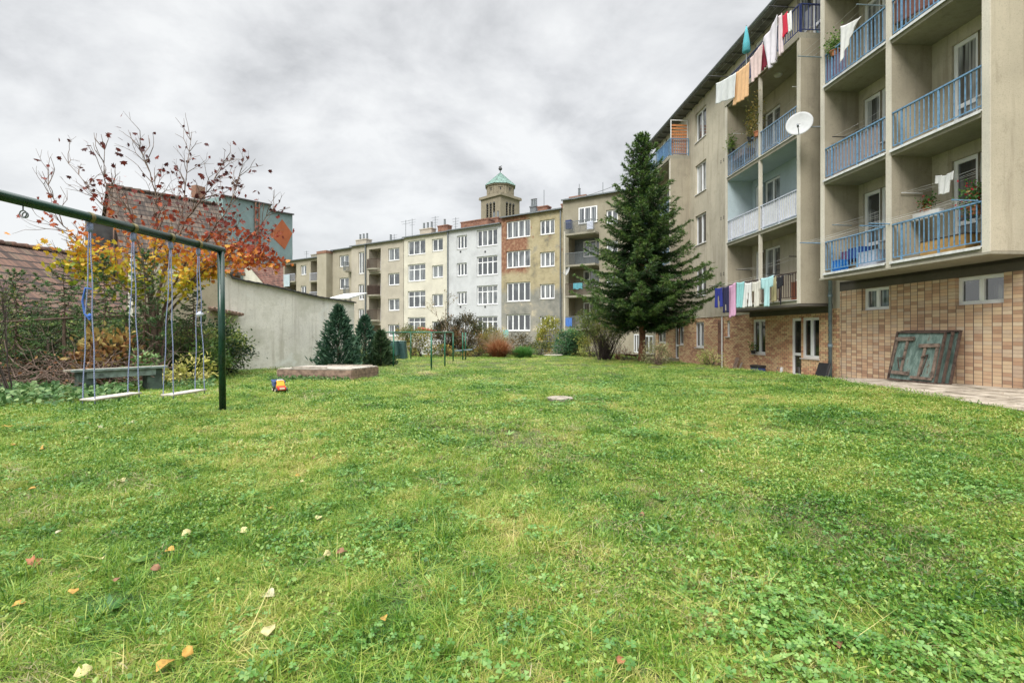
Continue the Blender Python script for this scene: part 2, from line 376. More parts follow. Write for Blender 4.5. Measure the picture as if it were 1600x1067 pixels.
# ------------------------------------------------------------------ building helpers
def bx(mb, ax, d0, d1, a0, a1, z0, z1):
    return mb.box(d0, d1, a0, a1, z0, z1) if ax == 0 else mb.box(a0, a1, d0, d1, z0, z1)
def P3(ax, d, a, z): return (d, a, z) if ax == 0 else (a, d, z)
def wall_sheet(mb, ax, val, a0, a1, z0, z1, ops, rec=.14):
    A = sorted({a0, a1, *[o[0] for o in ops], *[o[1] for o in ops]}); Z = sorted({z0, z1, *[o[2] for o in ops], *[o[3] for o in ops]})
    A = [a for a in A if a0 <= a <= a1]; Z = [z for z in Z if z0 <= z <= z1]
    for i in range(len(A)-1):
        for j in range(len(Z)-1):
            ca, cz = (A[i]+A[i+1])/2, (Z[j]+Z[j+1])/2
            if any(o[0] < ca < o[1] and o[2] < cz < o[3] for o in ops): continue
            mb.quad(P3(ax, val, A[i], Z[j]), P3(ax, val, A[i+1], Z[j]), P3(ax, val, A[i+1], Z[j+1]), P3(ax, val, A[i], Z[j+1]))
    for o in ops:
        p, q, r, s = o[:4]; p, q = max(p, a0), min(q, a1); r, s = max(r, z0), min(s, z1)
        if q <= p or s <= r: continue
        v1 = val+(o[4] if len(o) > 4 else rec)
        for (k, l) in (((p, r), (p, s)), ((q, r), (q, s)), ((p, r), (q, r)), ((p, s), (q, s))):
            mb.quad(P3(ax, val, *k), P3(ax, v1, *k), P3(ax, v1, *l), P3(ax, val, *l))
    return mb
def window(root, ax, val, a0, a1, z0, z1, panes=2, transom=0, rec=.12, fr=None, gl_=None, sill=True, name='window', fw=.095, door=False):
    fr = fr or M['upvc']; gl_ = gl_ or M['glass']; d0, d1 = val+rec, val+rec+.07
    m = MB(); e = .002
    a0, a1, z0, z1 = a0+e, a1-e, z0+e, z1-e
    bx(m, ax, d0, d1, a0, a0+fw, z0, z1); bx(m, ax, d0, d1, a1-fw, a1, z0, z1)
    bx(m, ax, d0, d1, a0+fw, a1-fw, z0, z0+fw); bx(m, ax, d0, d1, a0+fw, a1-fw, z1-fw, z1)
    zt = z1-fw
    if transom:
        zt = z0+(z1-z0)*transom
        bx(m, ax, d0, d1, a0+fw, a1-fw, zt-fw*.4, zt+fw*.4)
    w = (a1-a0)/panes
    for i in range(1, panes):
        c = a0+w*i
        bx(m, ax, d0-.012, d1-.012, c-fw*.62, c+fw*.62, z0+fw, (zt-fw*.4) if transom else zt)
        if transom: bx(m, ax, d0, d1, c-fw*.35, c+fw*.35, zt+fw*.4, z1-fw)
    if door: bx(m, ax, d0-.004, d1-.004, a0+fw, a1-fw, z0+.75, z0+.85)
    f = m.build(name, fr, root, bevel=0)
    p = MB(); bx(p, ax, d0+.035, d0+.05, a0+.02, a1-.02, z0+.02, z1-.02); p.build('pane', gl_, f)
    if sill:
        s = MB(); bx(s, ax, val-.045, d0, a0-.03, a1+.03, z0-.035, z0-.004); s.build('sill', M['tin'] if fr is not M['upvc'] else M['white'], f)
    return f
def railing(par, x, y0, y1, z, h, mat, sp=.12, bar=.018, ax=0, mid=None, name='railing', z_low=.10):
    m = MB(); L = y1-y0
    def b(a0, a1, za, zb, w): return bx(m, ax, x-w/2, x+w/2, a0, a1, za, zb)
    b(y0, y1, z+h-.035, z+h, .05); b(y0, y1, z+z_low, z+z_low+.025, .022)
    n = max(2, int(L/sp))
    for i in range(n+1):
        a = y0+.01+(L-.02)*i/n; wide = .034 if (i % 8 == 0) else bar
        b(a-wide/2, a+wide/2, (z if i % 8 == 0 else z+z_low+.025), z+h-.035, wide if i % 8 == 0 else bar)
    return m.build(name, mat, par)
# ------------------------------------------------------------------ ground, pavement
def build_ground():
    xs = np.concatenate([[-900, -300, -80, -40, -25], np.linspace(-18, 16, 137), [25, 45, 90, 300, 900]])
    ys = np.concatenate([[-900, -200, -40, -10, -3], np.linspace(-1, 34, 141), [40, 60, 100, 250, 600, 1200]])
    X, Y = np.meshgrid(xs, ys); Z = ground(X, Y); Z = np.where(np.abs(X) > 60, -.5, Z)
    nx, ny = len(xs), len(ys)
    me = bpy.data.meshes.new('lawn_ground'); V = np.stack([X, Y, Z], -1).reshape(-1, 3)
    Fc = [(j*nx+i, j*nx+i+1, (j+1)*nx+i+1, (j+1)*nx+i) for j in range(ny-1) for i in range(nx-1)]
    me.from_pydata(V.tolist(), [], Fc); me.polygons.foreach_set('use_smooth', [True]*len(Fc)); me.update()
    m, nt, b = nodes('soil_and_thatch_shaded'); v = wpos(nt)
    c = ramp_n(nt, noise_n(nt, v, 7, 8, .7), [(.3, (.03, .035, .015)), (.46, (.06, .075, .02)), (.58, (.085, .11, .03)), (.75, (.16, .15, .07))])  # soil and thatch tones, deepened to paint shade between the blades
    nt.links.new(c, b.inputs['Base Color']); b.inputs['Roughness'].default_value = 1; bump(nt, b, noise_n(nt, v, 40, 5), .8, .03)
    me.materials.append(m); o = bpy.data.objects.new('ground', me); COL.objects.link(o); o['kind'] = 'structure'
build_ground()
PAVE = [(-2, 8.30), (2, 8.25), (5, 8.2), (7.4, 8.24), (9.8, 8.5), (12, 9.05), (13.2, 9.6), (15.2, 10.35)]   # u, v of the lawn edge
def pave_edge(u): return float(np.interp(u, [p[0] for p in PAVE], [p[1] for p in PAVE]))
def build_pavement():
    # slabs of old concrete paving, each slightly uneven, as one sheet
    V, Fc = [], []; r = random.Random(3)
    s = .42; u = -2.0
    while u < 15.15:
        v = WL-.003
        while v > pave_edge(u+s/2)-.1:
            v0 = max(v-s, pave_edge(u+s/2)-.06-r.random()*.08)
            if v-v0 > .06:
                gp = .008; dz = r.uniform(-.004, .010); tl = r.uniform(-.006, .006); k = len(V)
                for (vv, uu, q) in ((v0+gp, u+gp, tl), (v-gp, u+gp, -tl), (v-gp, u+s-gp, tl), (v0+gp, u+s-gp, -tl)):
                    V.append((vv, uu, gl(A1, vv, uu)+.028+dz+q))
                for (vv, uu, q) in ((v0+gp, u+gp, tl), (v-gp, u+gp, -tl), (v-gp, u+s-gp, tl), (v0+gp, u+s-gp, -tl)):
                    V.append((vv, uu, gl(A1, vv, uu)-.03))
                Fc += [(k, k+1, k+2, k+3), (k, k+1, k+5, k+4), (k+1, k+2, k+6, k+5), (k+2, k+3, k+7, k+6), (k+3, k, k+4, k+7)]
            v -= s
        u += s
    m, nt, b = nodes('old_paving_slabs'); w = wpos(nt)
    c = ramp_n(nt, noise_n(nt, w, 2.2, 8, .65), [(.3, (.16, .13, .095)), (.48, (.33, .28, .22)), (.6, (.48, .42, .34)), (.75, (.40, .37, .33))])
    c = mix_n(nt, ramp_fac(nt, noise_n(nt, map_n(nt, w, (1,1,1), (9,4,0)), 1.3, 7, .7), .56, .66), c, (.14, .12, .08))
    nt.links.new(c, b.inputs['Base Color']); b.inputs['Roughness'].default_value = .95; bump(nt, b, noise_n(nt, w, 55, 4), .5, .01)
    mb = MB(); mb.v = V; mb.f = Fc; o = mb.build('pavement', m, base=(0,0,0), ang=A1); o['kind'] = 'structure'
    # low cracked path further along the wall
    mb = MB()
    for k in range(20):
        u0 = 16+k*.8; v0 = 10.45 if u0 < 27 else 10.6
        z0, z1 = gl(A1, v0, u0)+.03, gl(A1, v0, u0+.8)+.03
        mb.add([(v0, u0, z0), (WL, u0, z0), (WL, u0+.79, z1), (v0, u0+.79, z1), (v0, u0, z0-.15), (v0, u0+.79, z1-.15)], [(0,1,2,3), (0,3,5,4)])
    o = mb.build('path', m, base=(0,0,0), ang=A1); o['kind'] = 'structure'
build_pavement()
# ------------------------------------------------------------------ apartment building on the right, near part
def mats_for(floor): return M['blue']
U0, U1, UM = 9.76, 14.64, 12.2
NF = [2.97, 5.76, 8.57, 11.38]
near = thing('apartment_building', 'near grey apartment block at the right edge with blue balconies over stacked brick tiles', 'building', (WL, 8, 0), A1)
ops = []; bops = []
nw = []   # openings in the loggias
for z in NF:
    nw.append(('door', 11.0, 11.62, z+.03, z+2.36)); nw.append(('win', 9.95, 11.0, z+.85, z+2.36))
    nw.append(('door', 13.72, 14.34, z+.03, z+2.36)); nw.append(('win', 12.55, 13.72, z+.85, z+2.36))
    for (a0, a1) in ((5.2, 6.6), (2.4, 3.8), (-.5, .9)): nw.append(('win', a0, a1, z+.9, z+2.3))
bw = []
for (x0, x1, y0, y1) in ((1352.6, 1395, 449, 484), (1499, 1576, 430, 475)):
    u_1, u_0 = hit(A1, x0, 500, 0, WL+.1)[1], hit(A1, x1, 500, 0, WL+.1)[1]
    bw.append((u_0, u_1, 1.2+(520-y1)/F*(u_0+u_1)/2, 1.2+(520-y0)/F*(u_0+u_1)/2))
m = MB(); wall_sheet(m, 0, WL, -6, 15.25, 2.78, 14.3, [n[1:] for n in nw], .1)
m.quad((WL, -6, 2.51), (WL, 15.25, 2.51), (WL, 15.25, 2.7), (WL, -6, 2.7))
m.box(WL+.35, 22, -6, -5.9, -.5, 14.3)
m.build('wall', M['plaster'], near)
m = MB(); m.quad((WL-.02, -6, 2.70), (WL-.02, 15.25, 2.70), (WL-.02, 15.25, 2.78), (WL-.02, -6, 2.78))
m.box(WL-.02, WL+.06, -6, 15.25, 2.51, 2.8)
m.build('dark_band', M['darkband'], near)
m = MB(); wall_sheet(m, 0, WL-.012, -6, 15.25, -.6, 2.52, [b[:4] for b in bw], .12); m.build('brick_tile_wall', M['tile'], near)
for k, a0, a1, z0, z1 in nw:
    if k == 'door': window(near, 0, WL, a0, a1, z0, z1, 1, 0, .06, name='door', sill=False, door=True)
    else: window(near, 0, WL, a0, a1, z0, z1, 2, 0, .06)
for (a0, a1, z0, z1) in bw: window(near, 0, WL-.012, a0, a1, z0, z1, 2, 0, .10, sill=False, fw=.085)
# projecting block: side walls, middle wall
for (a, b_) in ((U0, U0+.15), (UM-.07, UM+.07), (U1-.14, U1)):
    m = MB(); m.box(FR+.03, WL-.001, a, b_, 2.842, 14.0); w_ = m.build('side_wall', M['plaster_shaded'], near)
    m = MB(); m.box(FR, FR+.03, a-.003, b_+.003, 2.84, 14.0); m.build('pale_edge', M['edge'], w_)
m = MB(); m.box(FR+.03, WL-.002, U0-.004, U0-.001, 2.86, 13.98); m.build('end_render', M['plaster'], near)
for i, z in enumerate(NF):
    for j, (a, b_) in enumerate(((U0+.15, UM-.07), (UM+.07, U1-.14))):
        s = MB(); s.box(FR+.02, WL-.002, a+.001, b_-.001, z-.13, z)
        sl = s.build('balcony', M['concrete'], near)
        t = MB(); t.box(FR-.035, FR+.06, a+.002, b_-.002, z-.012, z+.012); t.box(FR-.037, FR-.028, a+.002, b_-.002, z-.05, z-.012)
        t.build('edge_flashing', M['tin'], sl)
        railing(sl, FR+.05, a+.02, b_-.02, z, .95, M['blue'])
m = MB(); m.box(FR-.02, WL+.0, U0-.03, U1+.02, 2.79, 2.838); m.build('underside_slab', M['concrete'], near)
# roof of the near part
m = MB(); m.prism([(FR-.3, -6.3, 14.3), (22, -6.3, 14.3), (16.6, -6.3, 17.6)], (0, 21.9, 0)); m.build('roof', M['roof_brown'], near)
m = MB(); m.box(WL+.35, 22, 15.0, 15.25, -.6, 14.3); m.box(22, 22.2, -6, 15.25, -.6, 14.3); m.build('rear_wall', M['plaster'], near)
# ------------------------------------------------------------------ the far part
FFZ = [2.27, 4.96, 7.69, 10.90]
far = thing('apartment_building', 'long olive grey block behind the spruce with laundry hanging off its top balcony', 'building', (WL, 22, -.4), A1)
ops, items = [], []
def px_win(x0, x1, y0, y1, val=WL, plane=.1, tag_='win', panes=2):
    ua, ub = hit(A1, x1, 500, 0, val+plane)[1], hit(A1, x0, 500, 0, val+plane)[1]; um = (ua+ub)/2
    return (tag_, ua, ub, 1.2+(520-y1)/F*um, 1.2+(520-y0)/F*um, panes)
UW0, UW1 = 24.45, 25.7
sills = [3.12, 5.83, 8.51, 11.27]
upper = [('win', UW0, UW1, s, s+1.55, 2) for s in sills]
for s in sills: upper.append(('slit', 21.25, 21.75, s+.1, s+1.35, 1))
for i, z in enumerate(FFZ):
    h = 2.3
    upper.append(('door', 19.45, 20.05, z+.03, z+h, 1)); upper.append(('win', 18.35, 19.45, z+.85, z+h, 2))
    upper.append(('door', 16.0, 16.6, z+.03, z+h, 1)); upper.append(('win', 16.6, 17.35, z+.85, z+h, 1))
    upper.append(('door', 29.9, 30.5, z+.03, z+h, 1)); upper.append(('win', 28.7, 29.9, z+.85, z+h, 2))
low = [px_win(1256.5, 1285, 497, 560), px_win(1240, 1256.5, 497, 588, tag_='door', panes=1), px_win(1179, 1200, 499, 553), px_win(1138, 1144, 501, 526, panes=1),
       px_win(1089, 1103, 503, 543), px_win(1057, 1063.5, 505, 561, tag_='door', panes=1), px_win(1063.5, 1071, 505, 539, panes=1), px_win(1030.5, 1043, 506, 536), px_win(1008, 1021, 524, 553, panes=2), px_win(991, 999, 522, 551)]
hh = low[0][1]; low[0] = ('win', low[0][1], low[0][2]-.002, low[0][3], low[1][4], 2)
BZ = 1.78+.0
PL = M['plaster']
m = MB(); wall_sheet(m, 0, WL, 15.26, 31.6, 1.98, 13.5, [o[1:5] for o in upper if not (15.6 < o[1] < 20.4 and 4.9 < o[3] < 7.2)]+[(15.74, 20.26, 4.96, 7.56, .0)], .1)
m.box(WL+.35, 22, 31.4, 31.6, -.8, 13.5); m.box(22, 22.2, 15.3, 31.6, -.8, 13.5)
m.build('wall', PL, far)
m = MB(); wall_sheet(m, 0, WL-.012, 15.26, 31.6, -.9, 1.98, [o[1:5] for o in low], .12); m.build('brick_tile_wall', M['tile_far'], far)
m = MB(); wall_sheet(m, 0, WL-.002, 15.74, 20.26, 4.96, 7.56, [o[1:5] for o in upper if 15.6 < o[1] < 20.4 and 4.9 < o[3] < 7.2], .1)
m.box(FR+.04, WL-.003, 20.252, 20.262, 4.97, 7.56); m.box(FR+.04, WL-.003, 15.738, 15.748, 4.97, 7.56); m.box(FR+.04, WL-.003, 15.75, 20.25, 7.550, 7.559)
m.build('blue_painted_lining', M['bluewall'], far)
for k, a0, a1, z0, z1, p in upper:
    if k == 'door': window(far, 0, WL, a0, a1, z0, z1, 1, 0, .06, name='door', sill=False, door=True)
    else: window(far, 0, WL, a0, a1, z0, z1, p, 0, .10 if k == 'win' else .16, fw=.07 if k == 'win' else .05, sill=True)
for k, a0, a1, z0, z1, p in low:
    if k == 'door': window(far, 0, WL-.012, a0, a1, z0, z1, 1, 0, .07, name='door', sill=False, door=True, gl_=M['glassdark'])
    else: window(far, 0, WL-.012, a0, a1, z0, z1, p, 0, .08, gl_=M['glassdark'], sill=(z0 > .2))
# red-brown entrance panel with a white post
h0 = hit(A1, 1123, 500, 0, WL)[1]; h1 = hit(A1, 1131, 500, 0, WL)[1]
m = MB(); m.box(WL-.05, WL-.014, h1, h0, -.6, 1.80); m.build('entrance_panel', M['redbrick'], far)
m = MB(); m.tube([(WL-.12, h1-.05, -.6), (WL-.12, h1-.05, 1.95)], .035, 8); m.build('white_post', M['white'], far)
m = MB()
for z in (3.9, 6.55, 9.25, 1.98+.35):
    for q in (22.35, 22.62, 22.89):
        for dz in (0, .09): m.box(WL-.012, WL+.01, q, q+.05, z+dz, z+dz+.06)
m.build('air_vent', M['black'], far)
for (B0, B1, mid) in ((15.6, 20.4, 17.92), (26.4, 31.2, 28.8)):
    s_top = 10.72
    for (a, b_) in ((B0, B0+.14), (B1-.14, B1)):
        m = MB(); m.box(FR+.03, WL-.001, a, b_, 2.152, s_top); w_ = m.build('side_wall', M['plaster_shaded'], far)
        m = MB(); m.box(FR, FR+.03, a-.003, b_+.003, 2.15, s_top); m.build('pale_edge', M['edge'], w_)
    m = MB(); m.box(FR+.02, FR+.12, mid-.05, mid+.05, 2.27, s_top); m.build('slim_post', M['edge'], far)
    for i, z in enumerate(FFZ):
        top = i == 3
        s = MB(); e = 0 if top else .141
        s.box(FR-(.03 if top else -.02), WL-.002, B0+e, B1-e, z-.13-(.05 if top else 0), z)
        if top: s.box(FR+.05, WL-.004, B0+.1, B1-.1, z-.26, z-.18)
        sl = s.build('balcony', M['concrete'], far)
        rm = [M['brownrail'], M['whiterail'], M['steelblue'], M['navy']][i] if B0 < 20 else [M['blue'], M['steelblue'], M['steelblue'], M['blue']][i]
        if top:
            railing(sl, FR+.03, B0+.03, B1-.03, z, .95, rm)
            railing(sl, B0+.03, FR+.06, WL-.05, z, .95, rm, ax=1)
        else:
            railing(sl, FR+.05, B0+.16, mid-.06, z, .93, rm); railing(sl, FR+.05, mid+.06, B1-.16, z, .93, rm)
        if i == 1 and B0 < 20:
            t = MB(); t.box(FR+.068, FR+.074, B0+.2, mid-.1, z+.10, z+.86); t.box(FR+.068, FR+.074, mid+.1, B1-.2, z+.10, z+.86); t.build('backing_sheet', M['white'], sl)
        if not top:
            t = MB(); t.box(FR-.02, FR+.04, B0+.142, B1-.142, z-.01, z+.012); t.build('edge_flashing', M['tin'], sl)
for q0, q1 in ((15.58, 20.42), (26.38, 31.22)):
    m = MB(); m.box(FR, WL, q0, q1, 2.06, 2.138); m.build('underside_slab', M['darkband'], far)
    m = MB(); m.box(WL-.03, WL+.02, q0, q1, 1.86, 2.06); m.build('dark_band', M['darkband'], far)
m = MB(); m.box(WL-.04, WL-.013, 21.0, 26.3, 1.98, 2.0); m.build('plinth_drip', M['edge'], far)
# eaves, gutter and roof
m = MB(); m.box(10.72, WL-.001, 15.26, 31.9, 13.32, 13.42)
for k in range(22): m.box(10.78, WL-.01, 15.6+k*.75, 15.68+k*.75, 13.24, 13.32)
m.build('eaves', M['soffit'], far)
m = MB()
for i in range(6):
    q0, q1 = math.pi+math.pi*i/6, math.pi+math.pi*(i+1)/6
    m.quad((10.70+.08*math.cos(q0), 15.26, 13.46+.08*math.sin(q0)), (10.70+.08*math.cos(q1), 15.26, 13.46+.08*math.sin(q1)), (10.70+.08*math.cos(q1), 32, 13.46+.08*math.sin(q1)), (10.70+.08*math.cos(q0), 32, 13.46+.08*math.sin(q0)))
m.build('gutter', M['zinc'], far)
m = MB(); m.prism([(10.70, 15.26, 13.425), (22.4, 15.26, 13.425), (16.6, 15.26, 16.6)], (0, 16.7, 0)); m.build('roof', M['roof_brown'], far)
# drainpipe between the two parts
dp = thing('drainpipe', 'blue grey drainpipe running down beside the tiled wall where the two blocks meet', 'drainpipe', (11.12, 15.45, -.3), A1)
m = MB(); m.tube([(11.12, 15.45, -.3), (11.12, 15.45, 14)], .055, 12); m.build('pipe', M['greyblue_pipe'], dp, smooth=True)
for z in (.75, 2.35, 4.6, 7.2): 
    m = MB(); m.tube([(11.12, 15.45, z), (11.12, 15.45, z+.09)], .07, 12); m.build('collar', M['greyblue_pipe'], dp)
# steps at the far door
z0 = -.62; m = MB(); du = low[5][1]
m.box(10.72, WL-.02, du-.1, du+1.1, -.8, -.28); m.box(10.4, 10.72, du-.2, du+1.2, -.8, -.45)
o = m.build('doorstep', M['concrete'], base=(10.8, du, -.6), ang=A1, bevel=.015); tag(o, 'two grey concrete steps below the narrow white door of the far brick tiled wall', 'steps')
# ------------------------------------------------------------------ things on and around the balconies
def clothesline(u0, u1, x0, x1, z, n, label, mat='greyblue_pipe', sag=.03):
    t = thing('clothesline', label, 'clothesline', (x1, (u0+u1)/2, z), A1, 'clothesline brackets on the balconies')
    for u in (u0, u1):
        m = MB(); m.tube([(x1, u, z), (x0, u, z+.01)], .014, 6); m.build('bracket', M[mat], t)
    m = MB()
    for k in range(n):
        x = x0+.04+(x1-x0-.1)*k/max(1, n-1)
        m.tube([(x, u0+(u1-u0)*i/6, z+.018-sag*math.sin(math.pi*i/6)*(1+.5*math.sin(k*2.1))) for i in range(7)], .0026, 4, False)
    m.build('line', M['white'], t); return t
clothesline(UM+.12, U1+.0, 9.55, FR+.02, NF[0]+.94, 5, 'blue brackets and lines outside the lowest near balcony, the one with the blue bucket', 'blue')
clothesline(U0+.25, UM-.05, 9.65, FR+.02, NF[0]+.96, 5, 'blue brackets and lines outside the lowest near balcony with the flower trough', 'blue')
clothesline(UM+.1, U1-.05, 9.45, FR+.02, NF[2]+.94, 4, 'clothesline brackets with a white shirt on the upper near balcony')
clothesline(UM+.15, U1-.3, FR+.15, 10.95, NF[1]+1.25, 3, 'dark brackets and lines inside the empty middle balcony beside the brick red netting', 'black')
clothesline(U0+.35, UM-.12, FR+.25, 11.0, NF[0]+1.72, 4, 'white shelf bracket and lines inside the lowest near balcony where the white top hangs', 'white')
clothesline(UM+.15, U1-.3, FR+.15, 10.95, NF[0]+1.42, 3, 'grey drying bracket on the inner wall of the lowest near balcony with orange strap')
clothesline(16.0, 20.1, 9.35, FR+.04, FFZ[0]+.86, 4, 'long clothesline full of small washing outside the lowest balcony of the far block', 'black')
clothesline(16.3, 19.7, FR+.1, 10.9, FFZ[0]+1.5, 3, 'sagging white lines inside the lowest balcony of the far block above the washing', 'black', .1)
clothesline(15.9, 20.2, 9.35, FR+.04, FFZ[3]+1.0, 4, 'long clothesline with bed sheets outside the topmost balcony of the far block', 'black')
clothesline(16.2, 20.0, FR+.15, 10.9, FFZ[2]+1.75, 2, 'slack lines in front of the plants on the third balcony of the far block', 'white', .12)
CL = {}
def clothmat(name, c):
    if name not in CL: CL[name] = plain(name, c, .9, 0, .06, 6)
    return CL[name]
def cloth(name, label, cat, corners, v, col, shape='sheet', seed=0, group='washing on the lines', amp=.025, pleats=3.2):
    pts = []
    for (x, y) in corners:
        h = hit(A1, x, y, 0, v); pts.append(Vector(h))
    tl, tr, br, bl = pts; nx, nz = 18, 22; r = random.Random(seed); ph = r.random()*6
    V, Fc = [], []
    for j in range(nz+1):
        t = j/nz
        for i in range(nx+1):
            s = i/nx
            p = (tl*(1-s)+tr*s)*(1-t)+(bl*(1-s)+br*s)*t
            p.x += amp*(.3+t)*math.sin(s*pleats*6.28+ph+t*.9)+amp*.4*math.sin(s*9.1+ph*2+t*3)
            p.z -= .03*math.sin(math.pi*s)*(1-t)
            p.z += .012*math.sin(s*13+ph)*t
            V.append(p)
    def drop(s, t):
        if shape == 'trousers': return t > .42 and abs(s-.5) < .05+.05*t
        if shape == 'shirt': return t > .38 and (s < .2 or s > .8)
        if shape == 'tshirt': return (t > .42 and (s < .17 or s > .83)) or (t < .06 and abs(s-.5) < .12)
        if shape == 'rag': return t > .6 and (s < .25 or s > .6)
        return False
    for j in range(nz):
        for i in range(nx):
            if not drop((i+.5)/nx, (j+.5)/nz):
                a = j*(nx+1)+i; Fc.append((a, a+1, a+nx+2, a+nx+1))
    m = MB(); m.add(V, Fc); base = (tl+tr)/2
    o = m.build(name, clothmat('cloth_'+col[0], col[1]), base=base, ang=A1, smooth=True)
    so_ = o.modifiers.new('thick', 'SOLIDIFY'); so_.thickness = .006
    return tag(o, label, cat, group)
C = dict(navy=('navy', (.02, .03, .22)), dark=('dark_navy', (.018, .018, .06)), pink=('pink', (.56, .32, .47)), turq=('turquoise', (.25, .52, .53)), white=('white', (.66, .66, .65)),
         cream=('cream', (.58, .56, .50)), aqua=('aqua', (.40, .64, .66)), black=('black', (.012, .013, .018)), orange=('apricot', (.68, .42, .22)), palepink=('pale_pink', (.62, .48, .46)), lilac=('lilac_white', (.60, .57, .62)),
         red=('crimson', (.50, .02, .05)), maroon=('maroon', (.28, .03, .06)), grey=('pale_grey', (.60, .62, .62)), palewhite=('pinkish_white', (.62, .52, .54)), olive=('olive', (.40, .36, .2)))
v0 = 9.6
cloth('shorts', 'navy blue shorts at the left end of the low clothesline', 'shorts', [(1116.4,450),(1128.6,449),(1129,479),(1116.4,481)], 9.45, C['navy'], 'trousers', 1)
cloth('trousers', 'dark navy trousers between the blue shorts and the pink garment', 'trousers', [(1129.5,448.5),(1138.6,447),(1138.5,488),(1128.6,489)], 9.5, C['dark'], 'trousers', 2)
cloth('trousers', 'long pink trousers hanging lowest on the low clothesline', 'trousers', [(1136.5,448),(1149.5,441),(1149.6,493),(1139.5,497)], 9.6, C['pink'], 'sheet', 3)
cloth('shirt', 'turquoise garment right of the pink trousers on the low line', 'shirt', [(1150.7,441),(1163.2,440),(1160,481),(1150.7,481)], 9.6, C['turq'], 'sheet', 4)
cloth('shirt', 'white top with a dark hem patch between the turquoise and cream garments', 'shirt', [(1163.5,442),(1175,441),(1175.5,479),(1161.5,481)], 9.62, C['white'], 'trousers', 5)
cloth('blouse', 'cream blouse with an ochre piece beneath, left of the pale turquoise shirt', 'blouse', [(1176,441),(1188.6,437.5),(1187.5,478),(1176.3,482)], 9.62, C['cream'], 'shirt', 6)
cloth('shirt', 'long pale turquoise shirt with sleeves near the right end of the low line', 'shirt', [(1189,435),(1208.5,430),(1206.5,478),(1188.6,481)], 9.7, C['aqua'], 'shirt', 7)
cloth('cap', 'black bag shaped cloth hanging at the right end of the low line', 'bag', [(1214,434),(1224,430),(1223,446),(1214.5,452)], 9.85, C['black'], 'sheet', 8)
cloth('strap', 'thin black strap hanging below the black cloth on the low rail', 'strap', [(1219.5,445),(1221,445),(1220.5,476),(1219,476)], 9.86, C['black'], 'sheet', 8, amp=.005)
cloth('trousers', 'small olive garment behind the right sleeve of the pale turquoise shirt', 'trousers', [(1205,436),(1213,431),(1212.5,470),(1206,473)], 9.95, C['olive'], 'sheet', 18)
cloth('towel', 'pale grey white towel at the far left end of the top clothesline', 'towel', [(1119,131),(1150,113.6),(1149.5,153),(1118.4,163)], 9.5, C['grey'], 'sheet', 9)
cloth('towel', 'apricot orange towel on the top clothesline', 'towel', [(1150.5,113.6),(1171.3,96),(1171,150),(1146,166)], 9.55, C['orange'], 'sheet', 10, pleats=4)
cloth('sheet', 'pale pink bed sheet between the orange towel and the large white sheet', 'bed sheet', [(1172,92.6),(1192,66),(1191,112),(1174.5,130.5)], 9.55, C['palepink'], 'sheet', 11)
cloth('cloth', 'maroon cloth peeping out below between the pale pink and white sheets', 'cloth', [(1190.5,72),(1201,62),(1201,99),(1190.5,112)], 9.68, C['maroon'], 'sheet', 12)
cloth('sheet', 'large lilac white bed sheet with long folds on the top clothesline', 'bed sheet', [(1191.8,64),(1215.6,23),(1214,94),(1201,110)], 9.55, C['lilac'], 'sheet', 13, amp=.05, pleats=2.4)
cloth('towel', 'narrow pinkish white towel right of the large white sheet', 'towel', [(1215.8,26),(1222,20.5),(1223.5,82),(1218,89)], 9.6, C['palewhite'], 'sheet', 14)
cloth('shirt', 'crimson red shirt near the right end of the top clothesline', 'shirt', [(1223.3,25),(1230,18),(1231,50),(1222.5,62)], 9.6, C['red'], 'sheet', 15)
cloth('shirt', 'small white shirt at the right end of the top clothesline beside the navy rail', 'shirt', [(1230.3,22),(1236.5,16),(1237.5,48),(1232.5,53)], 9.6, C['white'], 'sheet', 16)
cloth('shirt', 'white long sleeved shirt hanging over the upper blue balcony rail', 'shirt', [(1313.5,42),(1347,25),(1337,40),(1313.5,100)], 9.75, C['white'], 'sheet', 17, amp=.02)
cloth('shirt', 'white top hanging from the inner line of the lowest near balcony', 'shirt', [(1461.5,275),(1491.5,267),(1487.5,301),(1461.5,306)], 10.6, C['white'], 'tshirt', 19, amp=.015)
cloth('netting', 'rusty red striped cloth screen behind the bars of the topmost near balcony', 'screen', [(1388,-30),(1470,-95),(1470,0),(1388,46)], FR+.12, ('rust', (.22,.10,.08)), 'sheet', 20, amp=.01, group='balcony screens')
cloth('netting', 'brownish plaid screen behind the bars of the middle left near balcony', 'screen', [(1283,242),(1375,193),(1375,238),(1283,284)], FR+.1, ('plaid', (.34,.27,.25)), 'sheet', 21, amp=.006, group='balcony screens')
cloth('netting', 'plaid purple grey screen behind the rail where the white shirt hangs', 'screen', [(1284,97),(1322,76),(1322,112),(1284,134)], FR+.1, ('purpleplaid', (.20,.14,.20)), 'sheet', 22, amp=.006, group='balcony screens')
cloth('netting', 'blue tarpaulin behind the far balcony rail next to the wooden lattice', 'screen', [(1029,234),(1044,222),(1044,242),(1029,256)], FR+.1, ('tarp', (.06,.14,.32)), 'sheet', 23, amp=.006, group='balcony screens')
